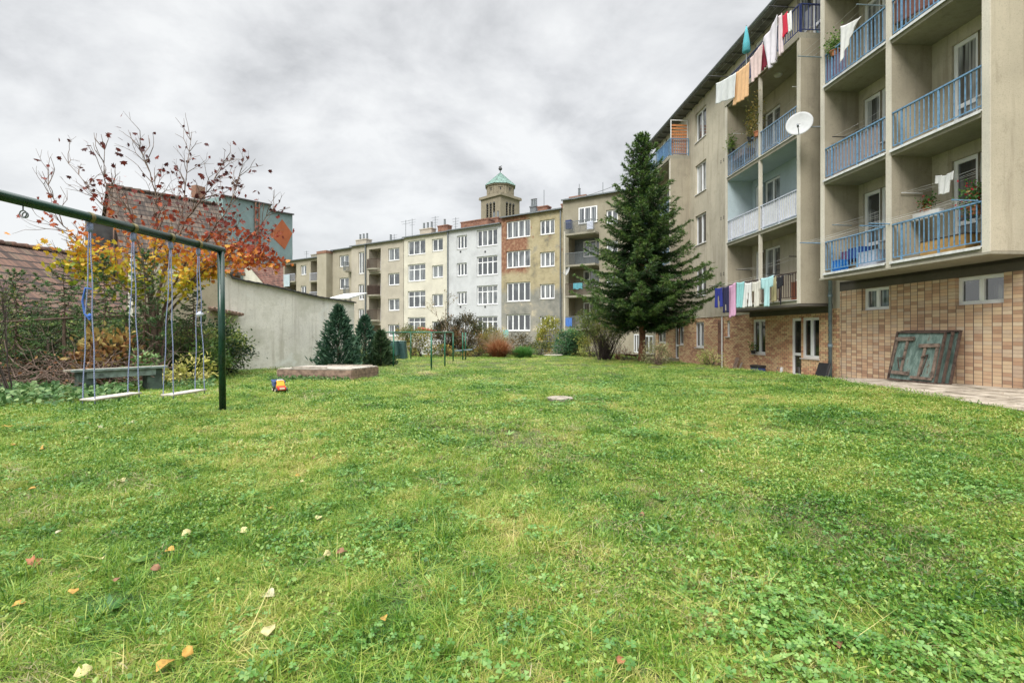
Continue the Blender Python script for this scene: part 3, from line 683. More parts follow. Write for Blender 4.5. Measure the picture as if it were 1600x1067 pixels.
# orange wooden lattice on the far corner balcony
t = thing('lattice_screen', 'orange wooden lattice screen on the far corner balcony above the spruce', 'lattice', (10.7, 26.5, FFZ[3]), A1)
m = MB()
for i in range(10):
    zz = FFZ[3]+.12+i*.17; m.box(FR+.12, WL-.1, 26.52, 26.535, zz, zz+(.10 if i > 5 else .07))
for i in range(9):
    xx = FR+.14+i*.105; m.box(xx, xx+.05, 26.536, 26.55, FFZ[3]+.1, FFZ[3]+(1.3))
m.build('slats', M['orangewood'], t)
m = MB(); 
for (xa, xb, za, zb) in ((FR+.08, FR+.12, .02, 2.0), (WL-.1, WL-.06, .02, 2.0), (FR+.12, WL-.1, 1.96, 2.0)): m.box(xa, xb, 26.51, 26.56, FFZ[3]+za, FFZ[3]+zb)
m.build('frame', M['white'], t)
# satellite dishes
def sat_dish(ctr, d, normal, root_pt, ang, label, grp='satellite dishes'):
    t = thing('satellite_dish', label, 'satellite dish', ctr, ang, grp)
    c = Vector(ctr); n = Vector(normal).normalized(); a = n.cross(Vector((0,0,1))).normalized(); b = a.cross(n)
    V = []; Fc = []; K = 28; rings = 7
    for k in range(rings+1):
        r = d/2*k/rings
        for i in range(K): q = 2*math.pi*i/K; V.append(c+a*r*math.cos(q)+b*r*1.08*math.sin(q)+n*(.35*r*r/d))
    for k in range(rings):
        for i in range(K): j = (i+1) % K; Fc.append((k*K+i, k*K+j, (k+1)*K+j, (k+1)*K+i))
    m = MB(); m.add(V, Fc); o = m.build('dish', clothmat('dish_enamel', (.46, .47, .47)), t, smooth=True); s = o.modifiers.new('thick', 'SOLIDIFY'); s.thickness = .012
    m = MB(); m.tube([c-b*d*.5+n*.02, c-b*d*.42+n*d*.5], .012, 6); m.tube([c-b*d*.42+n*(d*.5-.05), c-b*d*.42+n*(d*.5+.07)], .03, 8); m.build('feed_arm', M['zinc'], t)
    m = MB(); m.tube([c-n*.02, c-n*.12, Vector(root_pt)], .022, 8); m.build('bracket', M['zinc'], t)
    return t
dc = hit(A1, 1251, 197, 0, 9.85)
sat_dish((9.75, 14.95, dc[2]), .74, (-.62, -.75, .28), (FR+.1, U1-.02, dc[2]-.2), A1, 'large white satellite dish on an arm between the two stacks of balconies')
d2 = hit(A1, 1237, 2, 0, 10.6)
sat_dish((10.5, 15.9, d2[2]+.05), .7, (-.8, -.45, .25), (WL-.02, 16.3, d2[2]-.1), A1, 'white satellite dish above the top balcony under the eaves, cut by the picture edge')
# pots, troughs and boxes on the balconies
def pot(x, u, z, r, h, label, plant_col, ph=.35, n=260, name='potted_plant', mat='terracotta', grp='potted plants', seed=0):
    t = thing(name, label, 'potted plant', (x, u, z), A1, grp)
    m = MB(); m.lathe((x, u, z), [(r*.7, 0), (r, h), (r*1.1, h), (r*1.1, h*.85), (r*.9, h*.9)], 14); m.build('pot', M[mat], t)
    r_ = np.random.RandomState(seed); P = r_.normal(size=(n, 3))*np.array([r*.9, r*.9, ph*.35])+np.array([x, u, z+h+ph*.4])
    D = rdir(n, .2, r_); np_mesh('foliage', cards(P, D, LEAF_T, r_.uniform(.04, .09, n), r_.uniform(.03, .06, n), r_), LEAF_F, plant_col, t, tint=r_.rand(n))
LG = leafmat('balcony_plant_leaves', [(0, (.05, .13, .02)), (.5, (.11, .22, .04)), (1, (.25, .30, .08))])
LY = leafmat('yellowing_plant_leaves', [(0, (.10, .14, .03)), (.5, (.25, .22, .06)), (1, (.4, .28, .08))])
LR = leafmat('begonia_leaves', [(0, (.04, .10, .02)), (.8, (.08, .2, .04)), (.9, (.4, .02, .03)), (1, (.5, .03, .05))])
pot(FR+.12, 14.2, NF[2]+.75, .13, .16, 'bushy green plant in a pot left end of the upper near balcony rail', LG, .45, 500, seed=1)
pot(10.75, 11.7, NF[0]+1.17, .09, .13, 'small green plant with red flowers standing in the hanging white trough', LR, .22, 160, seed=2)
pot(FR+.3, U0+.55, NF[0]+.75, .14, .18, 'leafy plant with red flowers behind the right end of the lowest near rail', LR, .5, 500, seed=3)
pot(FR+.05, 18.1, FFZ[2]+.85, .13, .18, 'climbing yellowish plant right of the slim post on the third far balcony', LY, 1.3, 420, mat='terracotta', seed=4)
pot(FR+.05, 18.55, FFZ[2]+.85, .12, .17, 'climbing yellow plant left of the slim post on the third far balcony', LY, 1.2, 380, mat='black', seed=5)
pot(FR+.15, 20.15, FFZ[2]+.95, .12, .2, 'green plant in a black pot at the left end of the third far balcony', LG, .6, 350, mat='black', seed=6)
m = MB(); m.box(10.7, 10.85, 11.35, 12.05, NF[0]+1.0, NF[0]+1.17)
o = m.build('flower_trough', M['white'], base=(10.75, 11.7, NF[0]+1), ang=A1, bevel=.015); tag(o, 'white plastic trough hanging on the partition of the lowest near balcony', 'flower trough')
pw = hit(A1, 1175, 552, 0, WL)
pot(WL-.10, low[2][2]-.25, low[2][3]+.0, .10, .14, 'small plant in a dark pot on the sill of the dark ground floor window', LG, .3, 120, mat='black', seed=7)
def crate(name, label, cat, x, u, z, dx, du, dz, mat, grp='stuff kept on the balconies', lid=None):
    t = thing(name, label, cat, (x, u, z), A1, grp)
    m = MB(); w = .015
    m.box(x-dx, x+dx, u-du, u+du, z, z+w); m.box(x-dx, x-dx+w, u-du, u+du, z+w, z+dz); m.box(x+dx-w, x+dx, u-du, u+du, z+w, z+dz)
    m.box(x-dx+w, x+dx-w, u-du, u-du+w, z+w, z+dz); m.box(x-dx+w, x+dx-w, u+du-w, u+du, z+w, z+dz); m.build('body', mat, t)
    m = MB(); m.box(x-dx-.01, x+dx+.01, u-du-.01, u+du+.01, z+dz, z+dz+.025); m.build('rim', lid or mat, t)
crate('bucket', 'bright blue bucket behind the left end of the lowest near railing', 'bucket', FR+.25, 14.15, NF[0], .13, .15, .33, M['bluebucket'])
crate('storage_box', 'blue storage box on a stand behind the lowest near railing', 'box', FR+.5, 13.75, NF[0]+.35, .15, .22, .28, plain('deep_blue_box', (.02,.06,.25), .4))
crate('crate', 'dull purple crate beside the blue storage box on the lowest near balcony', 'crate', FR+.55, 14.2, NF[0]+.3, .12, .18, .3, plain('purple_crate', (.16,.06,.13), .5))
crate('shoe_cabinet', 'ochre wooden chest with a dark lid behind the widest lowest near railing', 'chest', FR+.6, 11.2, NF[0], .17, .55, .42, plain('ochre_board', (.50,.30,.10), .7), lid=M['rust'])
crate('storage_box', 'grey white box stored on the lowest near balcony by the middle wall', 'box', FR+.35, 13.1, NF[0], .15, .3, .42, M['whiterail'])
crate('planter', 'planter box of brown earth on the third far balcony left end', 'planter', FR+.45, 19.8, NF[2]-.2, .2, .5, .2, M['woodred'])
crate('storage_box', 'red brown box behind the brown rail end of the lowest far balcony', 'box', FR+.35, 16.0, FFZ[0], .2, .25, .6, plain('redbrown_box', (.22,.07,.035), .6))
# closed parasol
t = thing('parasol', 'closed turquoise parasol standing on the top balcony of the far block', 'parasol', (10.5, 19.3, FFZ[3]), A1)
m = MB(); m.lathe((10.0, 18.4, FFZ[3]), [(.09, .95), (.15, 1.0), (.12, 1.35), (.06, 1.75), (.02, 1.95)], 10); m.build('canopy', clothmat('parasol_cloth', (.08,.36,.42)), t, smooth=True)
m = MB(); m.tube([(10.0, 18.4, FFZ[3]+.02), (10.0, 18.4, FFZ[3]+2.0)], .016, 6); m.build('pole', M['zinc'], t)
# round ceiling lamp of the third far balcony
m = MB(); m.lathe((10.75, 17.6, 10.55), [(.1, 0), (.14, .05), (.14, .09)], 14); o = m.build('ceiling_lamp', M['white'], base=(10.75, 17.6, 10.6), ang=A1, smooth=True); tag(o, 'unlit round white lamp under the ceiling of the third far balcony', 'lamp')
# ------------------------------------------------------------------ leaning metal hatches
hm, nt, b = nodes('peeling_green_metal'); w = coord(nt)
cc = ramp_n(nt, noise_n(nt, map_n(nt, w, (3, 3, .8)), 2.4, 8, .7), [(.3, (.035, .06, .05)), (.47, (.085, .135, .115)), (.57, (.16, .225, .20)), (.66, (.10, .08, .055)), (.75, (.07, .045, .03))])
nt.links.new(cc, b.inputs['Base Color']); b.inputs['Roughness'].default_value = .6; bump(nt, b, noise_n(nt, w, 14, 5), .4, .01)
HL = ['front hatch of the rusty green metal stack, with wooden battens nailed in two frames', 'middle green metal hatch of the stack leaning on the tiled wall', 'rearmost green metal hatch, directly against the tiled wall']
for k in range(3):
    bv = 10.72+.085*k; ua, ub = 11.42-.10*k, 12.78-.03*k; zb = gl(A1, bv, 12)+.04; H = 1.26+.015*k; lean = .27
    base = (bv, (ua+ub)/2, zb)
    t = thing('metal_hatch', HL[k], 'hatch', base, A1, 'rusty green hatches leaning on the wall')
    def Q(a, hh, off):  # point on the leaning panel
        return Vector((bv+lean*hh/H-off, ua+(ub-ua)*a, zb+hh))
    def bar(mb, a0, h0, a1, h1, w, th, off):
        mb.beam(Q(a0, h0, off), Q(a1, h1, off), w, th, up=(1, 0, -.2))
    m = MB(); c = (Q(0, 0, 0)+Q(1, H, 0))/2; m.obox(c, (Q(1, 0, 0)-Q(0, 0, 0))/2, (Q(0, H, 0)-Q(0, 0, 0))/2, (.006, 0, 0)); m.build('sheet', hm, t)
    m = MB(); bar(m, 0, .02, 1, .02, .04, .05, .02); bar(m, 0, H-.02, 1, H-.02, .04, .05, .02); bar(m, .012, .04, .012, H-.04, .04, .05, .021); bar(m, .988, .04, .988, H-.04, .04, .05, .021); m.build('rim', M['rust'], t)
    if k == 0:
        m = MB(); bar(m, .92, .20, .55, .20, .09, .035, .045); bar(m, .98, .98+.08, .58, 1.08, .10, .035, .045); bar(m, .98, .25, .95, 1.05, .06, .03, .03); bar(m, .74, .25, .72, 1.05, .06, .03, .03)
        bar(m, .50, .12, .08, .12, .07, .035, .045); bar(m, .45, .90, .06, .93, .09, .035, .045); bar(m, .09, .15, .10, .9, .07, .03, .03); bar(m, .36, .15, .33, .9, .06, .03, .03)
        m.build('batten', plain('rusty_grey_batten', (.15, .11, .085), .8, .1, .5, 9, .3), t)
        m = MB(); bar(m, .84, .55, .77, .3, .02, .02, .05); bar(m, .86, .58, .72, .58, .02, .03, .05); bar(m, .24, .7, .30, .2, .02, .02, .05); bar(m, .36, .62, .26, .68, .025, .03, .05); m.build('handle', M['rust'], t)
# ------------------------------------------------------------------ small things by the ground floor
def chair_back():
    c = hit(A1, 1284, 586, 0, 10.95); u, z = c[1], gl(A1, 10.95, c[1])+.02
    t = thing('folded_chair', 'black padded chair back leaning on the wall left of the drainpipe', 'chair', (10.95, u, z), A1)
    m = MB(); m.obox((10.98, u, z+.24), (0, .26, 0), (.08, 0, .24), (-.03, 0, .01)); m.build('backrest', M['black'], t, bevel=.05)
    m = MB(); m.obox((11.03, u+.0, z+.20), (0, .22, 0), (.05, 0, .2), (-.02, 0, .01)); m.build('frame', M['zinc'], t)
chair_back()
def small_heap():
    c = hit(A1, 1186, 580, 0, 10.9); u = c[1]; z = gl(A1, 10.9, u)+.05
    t = thing('cool_box', 'black and blue box on the ground below the dark window', 'box', (10.9, u, z), A1)
    m = MB(); m.box(10.7, 11.0, u-.3, u+.3, z, z+.26); m.build('tub', clothmat('tub_blue', (.03,.05,.14)), t, bevel=.03)
    m = MB(); m.box(10.68, 11.02, u-.32, u+.32, z+.261, z+.36); m.build('lid', M['black'], t, bevel=.04)
    for q, (cx, wd, hgt, lab, mt) in enumerate(((1146, .3, .62, 'reddish brown board leaning on the tiled wall', 'woodred'), (1153, .12, .42, 'short pale board beside the reddish board on the wall', 'wood'))):
        c = hit(A1, cx, 580, 0, 11.0); u = c[1]; z = gl(A1, 11., u)
        m = MB(); m.obox((11.1, u, z+hgt/2+.03), (0, wd/2, 0), (.09, 0, hgt/2), (.012, 0, 0)); o = m.build('board', M[mt], base=(11.0, u, z), ang=A1); tag(o, lab, 'board')
    c = hit(A1, 1217, 585, 0, 11.0); u = c[1]; z = gl(A1, 11, u)+.1
    t = thing('handheld_sprayer', 'small white plastic tool leaning by the white door', 'tool', (11, u, z), A1)
    m = MB(); m.tube([(11.05, u-.05, z), (11.08, u-.05, z+.28)], .05, 8); m.build('body', M['white'], t)
    m = MB(); m.tube([(11.08, u-.05, z+.24), (11.05, u+.15, z+.26), (11.03, u+.28, z)], .012, 6); m.build('hose', M['zinc'], t)
small_heap()
# ------------------------------------------------------------------ the row of houses closing the garden
def sx(x): return hit(A2, x, 500, 1, FY)[0]
def sz(x, y, dep=0): return hit(A2, x, y, 1, FY+dep)[2]
def rect(x0, x1, y0, y1, dep=0):
    a, b = hit(A2, x0, 500, 1, FY+dep)[0], hit(A2, x1, 500, 1, FY+dep)[0]; xm = (x0+x1)/2
    return (a, b, sz(xm, y1, dep), sz(xm, y0, dep))
def row_house(label, x0, x1, ztop, mat, wins, depth=11, name='apartment_building', roof=None, base_z=-.6, proud=0.0, extra_ops=()):
    a0, a1 = sx(x0), sx(x1); y = FY-proud
    t = thing(name, label, 'building', ((a0+a1)/2, y, base_z), A2)
    R_ = [rect(*w[:4])+tuple(w[4:]) for w in wins]
    m = MB(); wall_sheet(m, 1, y, a0+.004, a1-.004, base_z, ztop, [r[:4] for r in R_]+list(extra_ops), .16)
    e = .004
    m.quad((a0+e, y, base_z), (a0+e, y+depth, base_z), (a0+e, y+depth, ztop), (a0+e, y, ztop)); m.quad((a1-e, y, base_z), (a1-e, y+depth, base_z), (a1-e, y+depth, ztop), (a1-e, y, ztop))
    m.quad((a0, y+depth, base_z), (a1, y+depth, base_z), (a1, y+depth, ztop), (a0, y+depth, ztop))
    m.build('wall', mat, t)
    for r in R_:
        window(t, 1, y, r[0], r[1], r[2], r[3], r[4] if len(r) > 4 else 2, r[5] if len(r) > 5 else 0, .12, gl_=M['glass2'], fw=.11, fr=r[6] if len(r) > 6 else None)
    m = MB(); rf = roof or M['roofdark']
    m.prism([(a0-.02, y-.28, ztop+.02), (a0-.02, y+depth, ztop+.02), (a0-.02, y+depth*.5, ztop+1.2), ], (a1-a0+.04, 0, 0))
    r_ = m.build('roof', rf, t)
    m = MB(); m.box(a0, a1, y-.34, y-.20, ztop-.06, ztop+.05); m.build('gutter', M['zinc'], r_)
    return t, r_, y
def chimney(par, x0, x1, yt, yb, dep, mat=None, depth=.8, pots=0):
    a, b = hit(A2, x0, 300, 1, FY+dep)[0], hit(A2, x1, 300, 1, FY+dep)[0]; xm = (x0+x1)/2
    zt, zb = sz(xm, yt, dep), sz(xm, yb, dep)
    m = MB(); m.box(a, b, FY+dep, FY+dep+depth, zb-1.2, zt-.12); m.box(a-.06, b+.06, FY+dep-.06, FY+dep+depth+.06, zt-.12, zt)
    c = m.build('chimney', mat or M['redbrick'], par)
    for k in range(pots):
        p = MB(); cx = a+(b-a)*(k+.5)/pots; p.lathe((cx, FY+dep+depth/2, zt), [(.13, 0), (.11, .7), (.15, .75)], 8); p.build('chimney_pot', M['zinc'], c)
    return c
def antenna(par, x, yt, dep, bars=3, w=.9):
    a, zt = hit(A2, x, yt, 1, FY+dep)[0], hit(A2, x, yt, 1, FY+dep)[2]
    m = MB(); m.tube([(a, FY+dep, zt-2.6), (a, FY+dep, zt)], .03, 5)
    for k in range(bars): m.tube([(a-w/2*(1-.15*k), FY+dep, zt-.15-.3*k), (a+w/2*(1-.15*k), FY+dep, zt-.15-.3*k)], .018, 4)
    return m.build('antenna', M['zinc'], par)
M['cream'] = plaster('cream_render', (.63, .60, .505), (.5, .45, .34), .5, .15)
M['beige'] = plaster('beige_render', (.46, .42, .345), (.36, .30, .21), .5, .25)
M['whitewall'] = plaster('cool_white_render', (.54, .555, .57), (.5, .5, .5), .5, .12)
M['beigeL'] = plaster('dull_ochre_render', (.38, .345, .265), (.30, .25, .17), .5, .3)
def patched():
    m, nt, b = nodes('crumbling_render_over_brick'); v = coord(nt); s = nt.nodes.new('ShaderNodeSeparateXYZ'); nt.links.new(v, s.inputs[0])
    n = noise_n(nt, v, .9, 8, .65)
    c = ramp_n(nt, n, [(.3, (.17, .155, .115)), (.45, (.32, .275, .17)), (.55, (.40, .345, .215)), (.7, (.25, .235, .185))])
    # lower storeys: grey cement with pale islands
    low = ramp_fac(nt, mth(nt, 'ADD', s.outputs[2], mul(nt, noise_n(nt, v, .8, 6, .6), 3.0)), 7.6, 6.9)
    cl = ramp_n(nt, noise_n(nt, map_n(nt, v, (1,1,1), (4,1,2)), .8, 8, .65), [(.35, (.17, .17, .15)), (.5, (.25, .245, .215)), (.6, (.30, .28, .23)), (.64, (.46, .41, .30))])
    c = mix_n(nt, low, c, cl)
    # exposed brick: on the left half between first and third windows
    ax = mth(nt, 'SUBTRACT', 1.0, ramp_fac(nt, mth(nt, 'ADD', s.outputs[0], mul(nt, noise_n(nt, v, 1.3, 7, .7), 1.6)), .2, .75))
    az = mul(nt, ramp_fac(nt, mth(nt, 'ADD', s.outputs[2], mul(nt, noise_n(nt, v, 1.5, 7, .7), 1.2)), 7.9, 8.4), 1.0)
    bn = mth(nt, 'MAXIMUM', mul(nt, ax, az), mul(nt, ramp_fac(nt, noise_n(nt, map_n(nt, v, (1,1,1), (2,7,3)), .7, 8, .7), .60, .64), ramp_fac(nt, s.outputs[2], 7, 7.8)))
    bc = ramp_n(nt, noise_n(nt, v, 3.5, 8, .7), [(.3, (.11, .05, .03)), (.45, (.21, .10, .06)), (.55, (.28, .145, .09)), (.64, (.36, .27, .16)), (.75, (.22, .17, .11))])
    nt.links.new(mix_n(nt, bn, c, bc), b.inputs['Base Color']); b.inputs['Roughness'].default_value = .95; bump(nt, b, noise_n(nt, v, 6, 6), .6, .05); return m
M['patched'] = patched()
T = .68
# white house
t, r_, y = row_house('cool white rendered apartment house, second from right of the four narrow rear facades', 700.5, 783.5, 11.9, M['whitewall'],
 [(713.8,729.5,368,389,3),(713.8,729.5,411,431,3),(713.8,729.5,456,476,3),(713.8,729.5,500,520,3),(745,777.4,358.5,384.5,4),(745,777.4,400,430,4,T),(745,777.4,446,476,4,T),(745,777.4,494,521,4,T)], roof=M['roof_red'])
chimney(r_, 720, 763, 344, 358, 3.0, M['redbrick'], 1.2, 0); chimney(r_, 766, 778, 340, 352, 5, M['redbrick'], .8, 2)
antenna(r_, 712, 340, 3.5, 4, 1.0); antenna(r_, 680, 338, 3.5, 4, 1.1)
m = MB(); 
for x in (718.5, 757): 
    for yy in ((392, 395) , (478, 481)): r4 = rect(x, x+2.2, *yy); m.box(r4[0], r4[1], y-.02, y+.01, r4[2], r4[3])
m.build('air_vent', M['black'], t)
m = MB(); m.tube([(sx(700.5), y-.12, -.6), (sx(700.5), y-.12, 11.9)], .06, 8); m.build('drainpipe', M['zinc'], t)
# cream house
t, r_, y = row_house('cream rendered apartment house between the beige and the white house', 631, 700.2, 11.85, M['cream'],
 [(637.2,664.6,375.5,398,3),(637.2,664.6,412.6,439.4,3,T),(637.2,664.6,454.4,480.6,3,T),(637.2,664.6,495.7,519,3,T),(675,692,373,392.5,2),(675,692,414.6,434,2),(675,692,459.6,479,2),(675,692,502,520,2)], roof=M['roof_red'])
chimney(r_, 656, 674, 357, 369, 3.0, M['beige'], .8, 3); chimney(r_, 684, 699, 352, 366, 3.5, M['redbrick'], .8, 1)
antenna(r_, 634, 344, 4, 2, 1.6); antenna(r_, 644, 342, 4, 3, 1.2)
# beige house with recessed balconies
ops_ = [rect(577, 595.5, 389, 424)[:4]+(1.3,), rect(577, 595.5, 428, 463)[:4]+(1.3,), rect(577, 595.5, 466, 503)[:4]+(1.3,), rect(577, 595.5, 508, 530)[:4]+(1.3,)]
t, r_, y = row_house('beige apartment house with a column of small recessed rusty balconies', 549.6, 630.8, 11.7, M['beige'],
 [(607,624.5,388,407.3,2),(607,624.5,427,445.7,2),(607,624.5,467,485.3,2),(607,624.5,507,525,2),(560.8,569.2,394,428,2),(560.8,569.2,444.5,468.5,2),(560.8,569.2,482.7,506,2)], extra_ops=ops_, proud=.05)
for (x0, x1, y0, y1) in ((577,595.5,389,424),(577,595.5,428,463),(577,595.5,466,503),(577,595.5,508,530)):
    r4 = rect(x0, x1, y0, y1); m = MB(); m.quad((r4[0], y+1.3, r4[2]), (r4[1], y+1.3, r4[2]), (r4[1], y+1.3, r4[3]), (r4[0], y+1.3, r4[3])); m.build('recess_wall', M['beigeL'], t)
    window(t, 1, y+1.15, r4[0]+.65, r4[1]-.1, r4[2]+.1, r4[2]+2.1, 1, 0, .05, gl_=M['glassdark'], fw=.1, sill=False, name='balcony_door')
for k, (yt, yb) in enumerate(((406, 420), (446.6, 461), (484.7, 499.5))):
    r4 = rect(577, 595.5, yt, yb); cx, w = (r4[0]+r4[1])/2, (r4[1]-r4[0])/2
    m = MB(); pl = [(cx+w*math.cos(q), y-.05-.75*max(0, math.sin(q)), r4[2]-.18) for q in [math.pi*i/10 for i in range(11)]]
    m.prism([(p[0], p[1], p[2]) for p in pl], (0, 0, .17)); bl = m.build('balcony', M['concrete'], t)
    m = MB()
    for i in range(31):
        q = math.pi*i/30; m.tube([(cx+w*.96*math.cos(q), y-.06-.70*math.sin(q), r4[2]), (cx+w*.96*math.cos(q), y-.06-.70*math.sin(q), r4[3])], .02, 4)
    m.tube([(cx+w*.96*math.cos(math.pi*i/14), y-.06-.70*math.sin(math.pi*i/14), r4[3]) for i in range(15)], .03, 5)
    if k == 1:
        for i in range(10):
            q0, q1 = math.pi*i/10, math.pi*(i+1)/10
            m.quad(*[(cx+w*.93*math.cos(q), y-.06-.67*math.sin(q), zz) for q, zz in ((q0, r4[2]+.05), (q1, r4[2]+.05), (q1, r4[3]-.08), (q0, r4[3]-.08))])
    m.build('railing', M['rust'], bl)
m = MB(); m.tube([(sx(572.8), y-.14, -.6), (sx(572.8), y-.14, 11.7)], .08, 8); m.build('drainpipe', M['zinc'], t)
chimney(r_, 556, 572, 374, 384, 2.0, M['beige'], .9, 3); antenna(r_, 616, 342+24, 4, 2, 1.0)
chimney(r_, 604.5, 612, 376, 382, 2.5, M['redbrick'], .5, 1)
# left wing of the beige house
t, r_, y = row_house('ochre rendered house wing with tiny side balconies, left of the rusty balcony column', 519.5, 549.4, 11.55, M['beigeL'], [(530.4,545,399,416.7,2),(530.4,545,434,451.5,2),(530.4,545,476,494,2)], depth=10)
for (yt, yb) in ((411, 424), (448, 461), (486, 499)):
    r4 = rect(545.8, 549.4, yt, yb); m = MB(); m.box(r4[0], r4[1], y-.9, y-.02, r4[2]-.16, r4[2]); bl = m.build('balcony', M['concrete'], t)
    m = MB(); 
    for i in range(9): m.box(r4[0]-.02, r4[0]+.02, y-.88+i*.1, y-.86+i*.1, r4[2], r4[3])
    for i in range(4): m.box(r4[0]+.05+i*.12, r4[0]+.07+i*.12, y-.89, y-.87, r4[2], r4[3])
    m.box(r4[0]-.02, r4[0]+.02, y-.9, y-.02, r4[3], r4[3]+.04); m.box(r4[0], r4[1], y-.91, y-.87, r4[3], r4[3]+.04); m.build('railing', M['zinc'], bl)
r4 = rect(505, 519.5, 398, 480); m = MB(); m.box(r4[0], r4[1]-.01, y-.9, y+2.5, -.6, r4[3]); m.build('chimney_shaft', M['beigeL'], t)
m = MB(); m.box(r4[0]-.05, r4[1]+.03, y-.95, y+2.2, r4[3]+.005, r4[3]+.35); m.build('shaft_cap', M['redbrick'], t)
# far left house with loggias
lo = [rect(444.5, 463, 413, 440)[:4]+(1.6,), rect(444.5, 463, 444, 466)[:4]+(1.6,), rect(485.5, 504.5, 407, 438.5)[:4]+(1.6,), rect(485.5, 504.5, 442, 468)[:4]+(1.6,)]
t, r_, y = row_house('small ochre house with dark loggias and a hanging pale blanket, beyond the garden wall end', 443, 505, 10.95, M['beigeL'], [(470,478.5,414.6,429.5,2),(470,478.5,446.6,460,2)], extra_ops=lo, depth=9)
for i, r4 in enumerate(lo):
    m = MB(); m.quad((r4[0], y+1.6, r4[2]), (r4[1], y+1.6, r4[2]), (r4[1], y+1.6, r4[3]), (r4[0], y+1.6, r4[3])); m.build('recess_wall', M['woodred'] if i == 2 else M['beigeL'], t)
    window(t, 1, y+1.45, r4[0]+.9, r4[1]-.15, r4[2]+.05, r4[2]+2.1, 1, 0, .05, gl_=M['glassdark'], fw=.1, sill=False, name='balcony_door')
    m = MB(); m.box(r4[0], r4[1], y-.25, y-.005, r4[2]-.18, r4[2]); bl = m.build('balcony', M['concrete'], t)
    m = MB(); n = 14
    for k in range(n+1): xx = r4[0]+.05+(r4[1]-r4[0]-.1)*k/n; m.box(xx-.015, xx+.015, y-.2, y-.17, r4[2], r4[2]+.95)
    m.box(r4[0], r4[1], y-.21, y-.16, r4[2]+.95, r4[2]+1.0); m.build('railing', M['whiterail'], bl)
chimney(r_, 486, 499, 397, 406, 3, M['concrete'], .8, 0); antenna(r_, 479, 392, 3, 2, 1.2)
r4 = rect(447, 456, 430, 448); m = MB(); m.box(r4[0], r4[1], y-.34, y-.30, r4[2], r4[3]); o = m.build('blanket', M['bluewall'], base=(r4[0], y-.3, r4[2]), ang=A2); tag(o, 'pale blue blanket hung over the loggia rail of the far left ochre house', 'blanket')
# patched house
t, r_, y = row_house('crumbling ochre house with patches of bare red brick, right of the white house', 784, 879.5, 12.4, M['patched'],
 [(791.6,829,344.5,371.5,4),(791.6,829,391.5,418,4),(792,829,441,471,4),(792,829,491,517,4),(844,867,343.5,366.5,3),(844,867,393.7,417,3),(844,867,444,467,3),(844,867,494,515,3)], roof=M['roof_red'], proud=.06)
chimney(r_, 840, 855, 322, 334, 2.6, M['redbrick'], .8, 0); chimney(r_, 828, 837, 322, 336, 3.0, M['zinc'], .5, 3)
chimney(r_, 877, 888, 318, 330, 1.2, M['redbrick'], 1.5, 0); antenna(r_, 850, 297, 3, 0)
m = MB(); m.tube([(sx(877), y-.12, -.6), (sx(877), y-.12, 12.3)], .07, 8); m.build('drainpipe', M['zinc'], t)
# olive house with balconies, its right part behind the spruce
by = [(344, 366.5), (392.5, 415), (447, 462.5), (495, 513)]
lo = [rect(889.5, 937, 319, 365.5)[:4]+(.02,), rect(889.5, 937, 369, 414)[:4]+(1.3,), rect(889.5, 937, 418, 461.5)[:4]+(1.3,), rect(889.5, 937, 465, 512)[:4]+(1.3,)]
ow = [(948+k, 966+k, a, b_, 2) for k in (0, 34) for (a, b_) in ((328,350),(376,398),(427,448),(477,498))]
t, r_, y = row_house('olive rendered house with four stacked balconies and a small dish, half hidden by the spruce', 880, 1012, 13.1, plaster('dull_olive_render', (.33, .30, .225), (.2, .17, .12), .5, .4), ow, extra_ops=lo[1:], proud=.12)
for i, (yt, yb) in enumerate(by):
    r4 = rect(889.5, 937, yt, yb); l4 = lo[i]
    if i: m = MB(); m.quad((l4[0], y+1.3, l4[2]), (l4[1], y+1.3, l4[2]), (l4[1], y+1.3, l4[3]), (l4[0], y+1.3, l4[3])); m.build('recess_wall', M['zinc'] if i in (1,) else M['concrete'], t)
    yy = y+1.15 if i else y-.14
    window(t, 1, yy, r4[0]+1.0 if not i else r4[0]+.9, r4[1]-.15, r4[2]+.9, r4[2]+2.35, 3, 0, .05, gl_=M['glass2'], fw=.1, sill=False)
    m = MB(); m.box(r4[0], r4[1], y-.95, y-.006, r4[2]-.16, r4[2]); bl = m.build('balcony', M['concrete'], t)
    m = MB(); n = 26
    for k in range(n+1): xx = r4[0]+.03+(r4[1]-r4[0]-.06)*k/n; m.box(xx-.015, xx+.015, y-.92, y-.89, r4[2], r4[2]+1.0)
    m.box(r4[0], r4[1], y-.93, y-.88, r4[2]+1.0, r4[2]+1.05); m.build('railing', M['brownrail'] if i in (2,) else M['zinc'], bl)
m = MB(); m.tube([(rect(889.5, 937, 340, 360)[0]+.05, y-.9, 1), (rect(889.5, 937, 340, 360)[0]+.05, y-.9, 10.1)], .07, 6); m.build('slim_post', M['edge'], t)
chimney(r_, 890, 915, 306, 318, 2, M['redbrick'], .8, 1); chimney(r_, 933, 945, 302, 312, 2, M['redbrick'], .8, 0)
antenna(r_, 905, 288, 2, 0); antenna(r_, 942, 285, 2.5, 0)
r5 = hit(A2, 886, 423, 1, FY-.9)
sat_dish((r5[0], FY-.9, r5[2]), .85, (-.5, -.85, .25), (r5[0]+.1, FY-.13, r5[2]-.2), A2, 'small round white satellite dish on the edge between the crumbling and the olive house')
q = rect(889.8, 898, 345, 362); m = MB(); m.box(q[0], q[1], FY-.85, FY-.45, q[2]+.1, q[3]-.1); o = m.build('box', M['navy'], base=(q[0], FY-.6, q[2]), ang=A2); tag(o, 'navy blue box on the top left balcony of the olive house', 'box')
